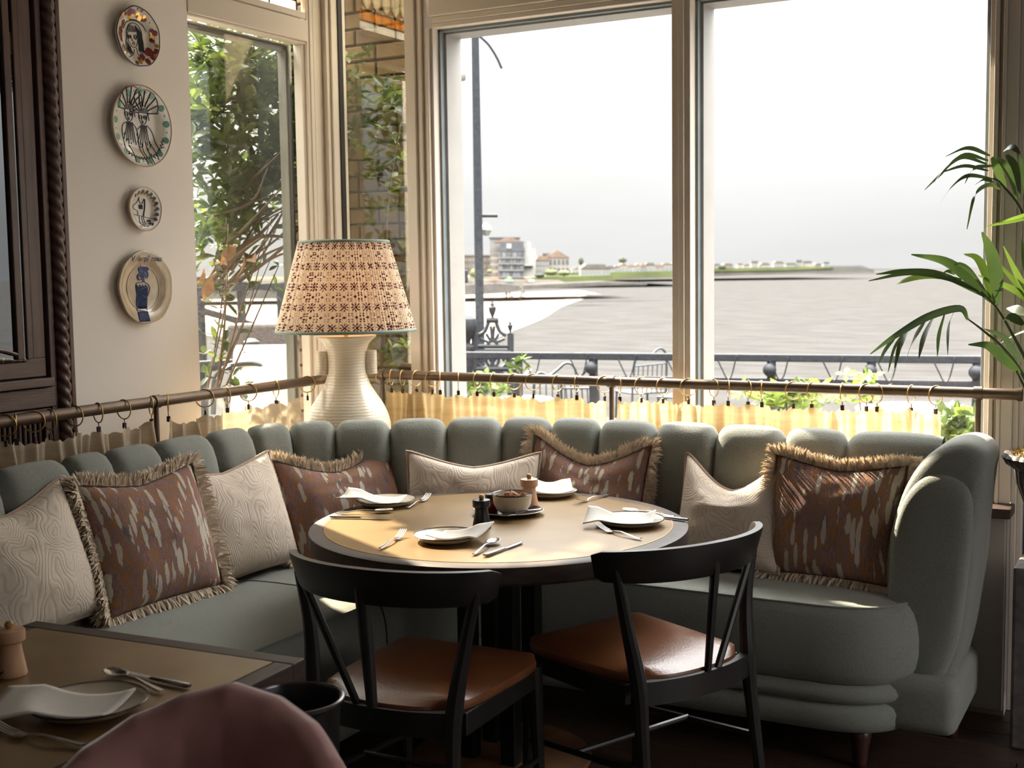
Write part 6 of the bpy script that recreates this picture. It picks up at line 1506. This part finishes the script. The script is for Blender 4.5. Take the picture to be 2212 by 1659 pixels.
facing_box(MB(), 1133, 575, 1151, 578, hd_+.4, .6).build('window', M_roof[0], t, smooth=False)
# terraces left of the hotel, seen either side of the lamp post
t = building('brick apartment terrace with brown hipped roof left of the lamp post', 955, 552, 994, 596, 520, 5, M_fac[2], M_roof[2], 'hip', (4, 3), 13, wm=M_fac[1])
t = building('long brick terrace running behind the lamp post to the hotel', 994, 553, 1060, 598, 526, 12, M_fac[2], M_roof[2], 'flat', (8, 3), 2, wm=M_fac[3])
building('orange-roofed villa right of the hotel', 1157, 562, 1186, 592, 520, 14, M_fac[0], M_roof[1], 'hip', (4, 2), 9)
building('gabled villa with steep roof amid the trees right of the hotel', 1176, 556, 1230, 592, 535, 16, M_fac[0], M_roof[1], 'gable', (6, 2), 16, wm=M_roof[0])
building('dark-roofed block peeping over the gabled villa', 1172, 550, 1205, 594, 556, 12, M_fac[2], M_roof[2], 'flat', (0, 0), 3)
building('low broad house with hipped tile roof facing the sea', 1254, 580, 1318, 600, 520, 14, M_fac[0], M_roof[2], 'hip', (7, 1), 9)
rnd = random.Random(77); u = 1235
k = 0
while u < 1455:
    wv = rnd.uniform(12, 24); h_ = rnd.uniform(7, 14); base_ = lerp(590, 583, (u-1235)/220)
    building('small hazy house in the row above the far shore', u, base_-h_, u+wv, base_+3, 900 + k*12, 10, M_fac[rnd.randrange(4)], M_roof[rnd.choice((1, 1, 2))], rnd.choice(('gable', 'hip')), (3, 1), rnd.uniform(3, 6), group='row of houses above the far shore'); u += wv*.85; k += 1
u = 1500; k = 0
while u < 1780:
    wv = rnd.uniform(10, 22); h_ = rnd.uniform(5, 13); base_ = lerp(581, 577, (u-1500)/280)
    building('tiny hazy house on top of the headland', u, base_-h_, u+wv, base_+2.5, 1320 + k*4, 12, M_fac[rnd.choice((0, 2, 3))], M_roof[rnd.choice((0, 2))], rnd.choice(('flat', 'hip')), (0, 0), rnd.uniform(1.5, 4), group='houses on the headland'); u += wv*rnd.uniform(1.0, 1.6); k += 1
# round green trees in front of the villas
def far_tree(label, u, v, ru, rv, d, seed, mat):
    rnd = random.Random(seed); t = thing('far_tree', label, 'tree', at_d(u, v+rv, d)); m = MB()
    P_ = []
    for i in range(9):
        th = PI*i/8; row = []
        for j in range(15):
            ph_ = 2*PI*j/14; k_ = 1 + .22*noise.noise(Vector((math.cos(ph_)*2+seed, math.sin(ph_)*2, i*.6)))
            row.append(at_d(u + ru*math.sin(th)*math.cos(ph_)*k_, v - rv*math.cos(th)*k_, d) + dy*(ru/5.4*math.sin(th)*math.sin(ph_)*k_))
        P_.append(row)
    m.grid(P_).build('crown', mat, t, sharp=None); MB().bar(at_d(u, v+rv*.7, d), at_d(u, max(v+rv*1.1, 593 if d > 800 else 0), d), .5, .5).build('trunk', M_twig, t, smooth=False)
M_ft = mk('far_foliage', (0.046, 0.058, 0.014), .95, var=.4, scale=.6); M_ft2 = mk('far_dark_foliage', (0.025, 0.030, 0.016), .95, var=.4, scale=.6)
for n_, (u, v, ru, rv, d, mt, lb) in enumerate(((1190, 588, 14, 6, 495, M_ft, 'wide bright green bush below the gabled villa'), (1218, 590, 13, 6, 494, M_ft, 'bright green bush at the right corner of the gabled villa'), (1166, 595, 11, 5, 497, M_ft2, 'dark bush at the foot of the hotel'), (1023, 590, 7, 9, 497, M_ft, 'small pale green tree left of the lamp post'), (1058, 586, 6, 4, 490, M_ft, 'small green tree just right of the lamp post'), (1255, 564, 6, 8, 880, M_ft2, 'dark round tree standing above the low broad house'), (1345, 562, 9, 6, 1100, M_ft2, 'hazy tree clump on the far shore'), (1560, 577, 9, 5, 1290, M_ft2, 'dark bush on the headland between small houses'))):
    far_tree(lb, u, v, ru, rv, d, n_+60, mt)
# parked cars, beach huts and kiosks on the promenade (tiny)
for k, (u, v, w_, h_, c_, lb) in enumerate(((1008, 597, 10, 4, (.65, .64, .62), 'white van parked on the promenade left of the lamp post'), (992, 598, 7, 3, (.5, .5, .5), 'grey car parked beside the white van'), (1068, 602, 16, 4, (.50, .10, .06), 'red kiosk awning right of the lamp post'), (1100, 605, 18, 4, (.12, .24, .20), 'green hoarding in front of the hotel'), (1148, 606, 12, 5, (.16, .26, .27), 'teal kiosk below the hotel'), (1100, 600, 7, 3, (.45, .48, .12), 'yellow-green car in front of the hotel'), (1143, 602, 10, 2, (.38, .08, .07), 'red awning on the teal kiosk'))):
    t = thing('kiosk' if 'car' not in lb and 'van' not in lb else 'car', lb, 'kiosk' if 'car' not in lb and 'van' not in lb else 'car', at_d(u, v, 480))
    mt = mk('far_paint_%d' % k, c_, .6)
    facing_box(MB(), u-w_/2, v-h_*.45, u+w_/2, v+h_/2, 480, 3).build('body', mt, t, smooth=False); facing_box(MB(), u-w_*.32, v-h_/2, u+w_*.32, v-h_*.4, 480.4, 2.2).build('top', mt, t, smooth=False)
# bathers on the sand
def bather(u, v, h, col, label):
    d = at_z(u, v, SEA+.12); s = h; t = thing('person', label, 'person', d, random.uniform(0, 3), 'people standing on the beach')
    m = MB()
    m.tube([(-.10*s, 0, 0), (-.06*s, .02, .28*s), (0, 0, .50*s)], [.045*s, .055*s, .09*s], 6); m.tube([(.10*s, .05, 0), (.06*s, 0, .28*s), (0, 0, .50*s)], [.045*s, .055*s, .09*s], 6)
    m.tube([(0, 0, .47*s), (0, 0, .66*s), (0, 0, .80*s), (0, 0, .86*s)], [.09*s, .10*s, .11*s, .04*s], 8)
    for sx_ in (-1, 1): m.tube([(sx_*.10*s, 0, .79*s), (sx_*.16*s, 0, .62*s), (sx_*.15*s, .06, .48*s)], [.04*s, .032*s, .024*s], 5)
    m.lathe([(0, 0), (.045*s, .02*s), (.06*s, .07*s), (.045*s, .12*s), (0, .14*s)], 8, c=(0, 0, .86*s))
    m.build('body', mk('bather_' + label[:6], col, .8), t, world=False)
for u, v, h, c_, lb in ((1094, 646, 3.2, (.25, .07, .03), 'person in red standing at the left of the group on the sand'), (1101, 645, 3.2, (.06, .04, .03), 'person in dark clothes next to the one in red'), (1106, 650, 2.6, (.30, .10, .07), 'small person crouched lower on the sand'), (1127, 645, 3.0, (.16, .07, .04), 'person in brown on the right of the group'), (1132, 644, 3.2, (.14, .05, .04), 'person at the far right end of the group'), (1123, 649, 2.6, (.20, .10, .07), 'small person beside the brown pair')):
    bather(u, v, h, c_, lb)
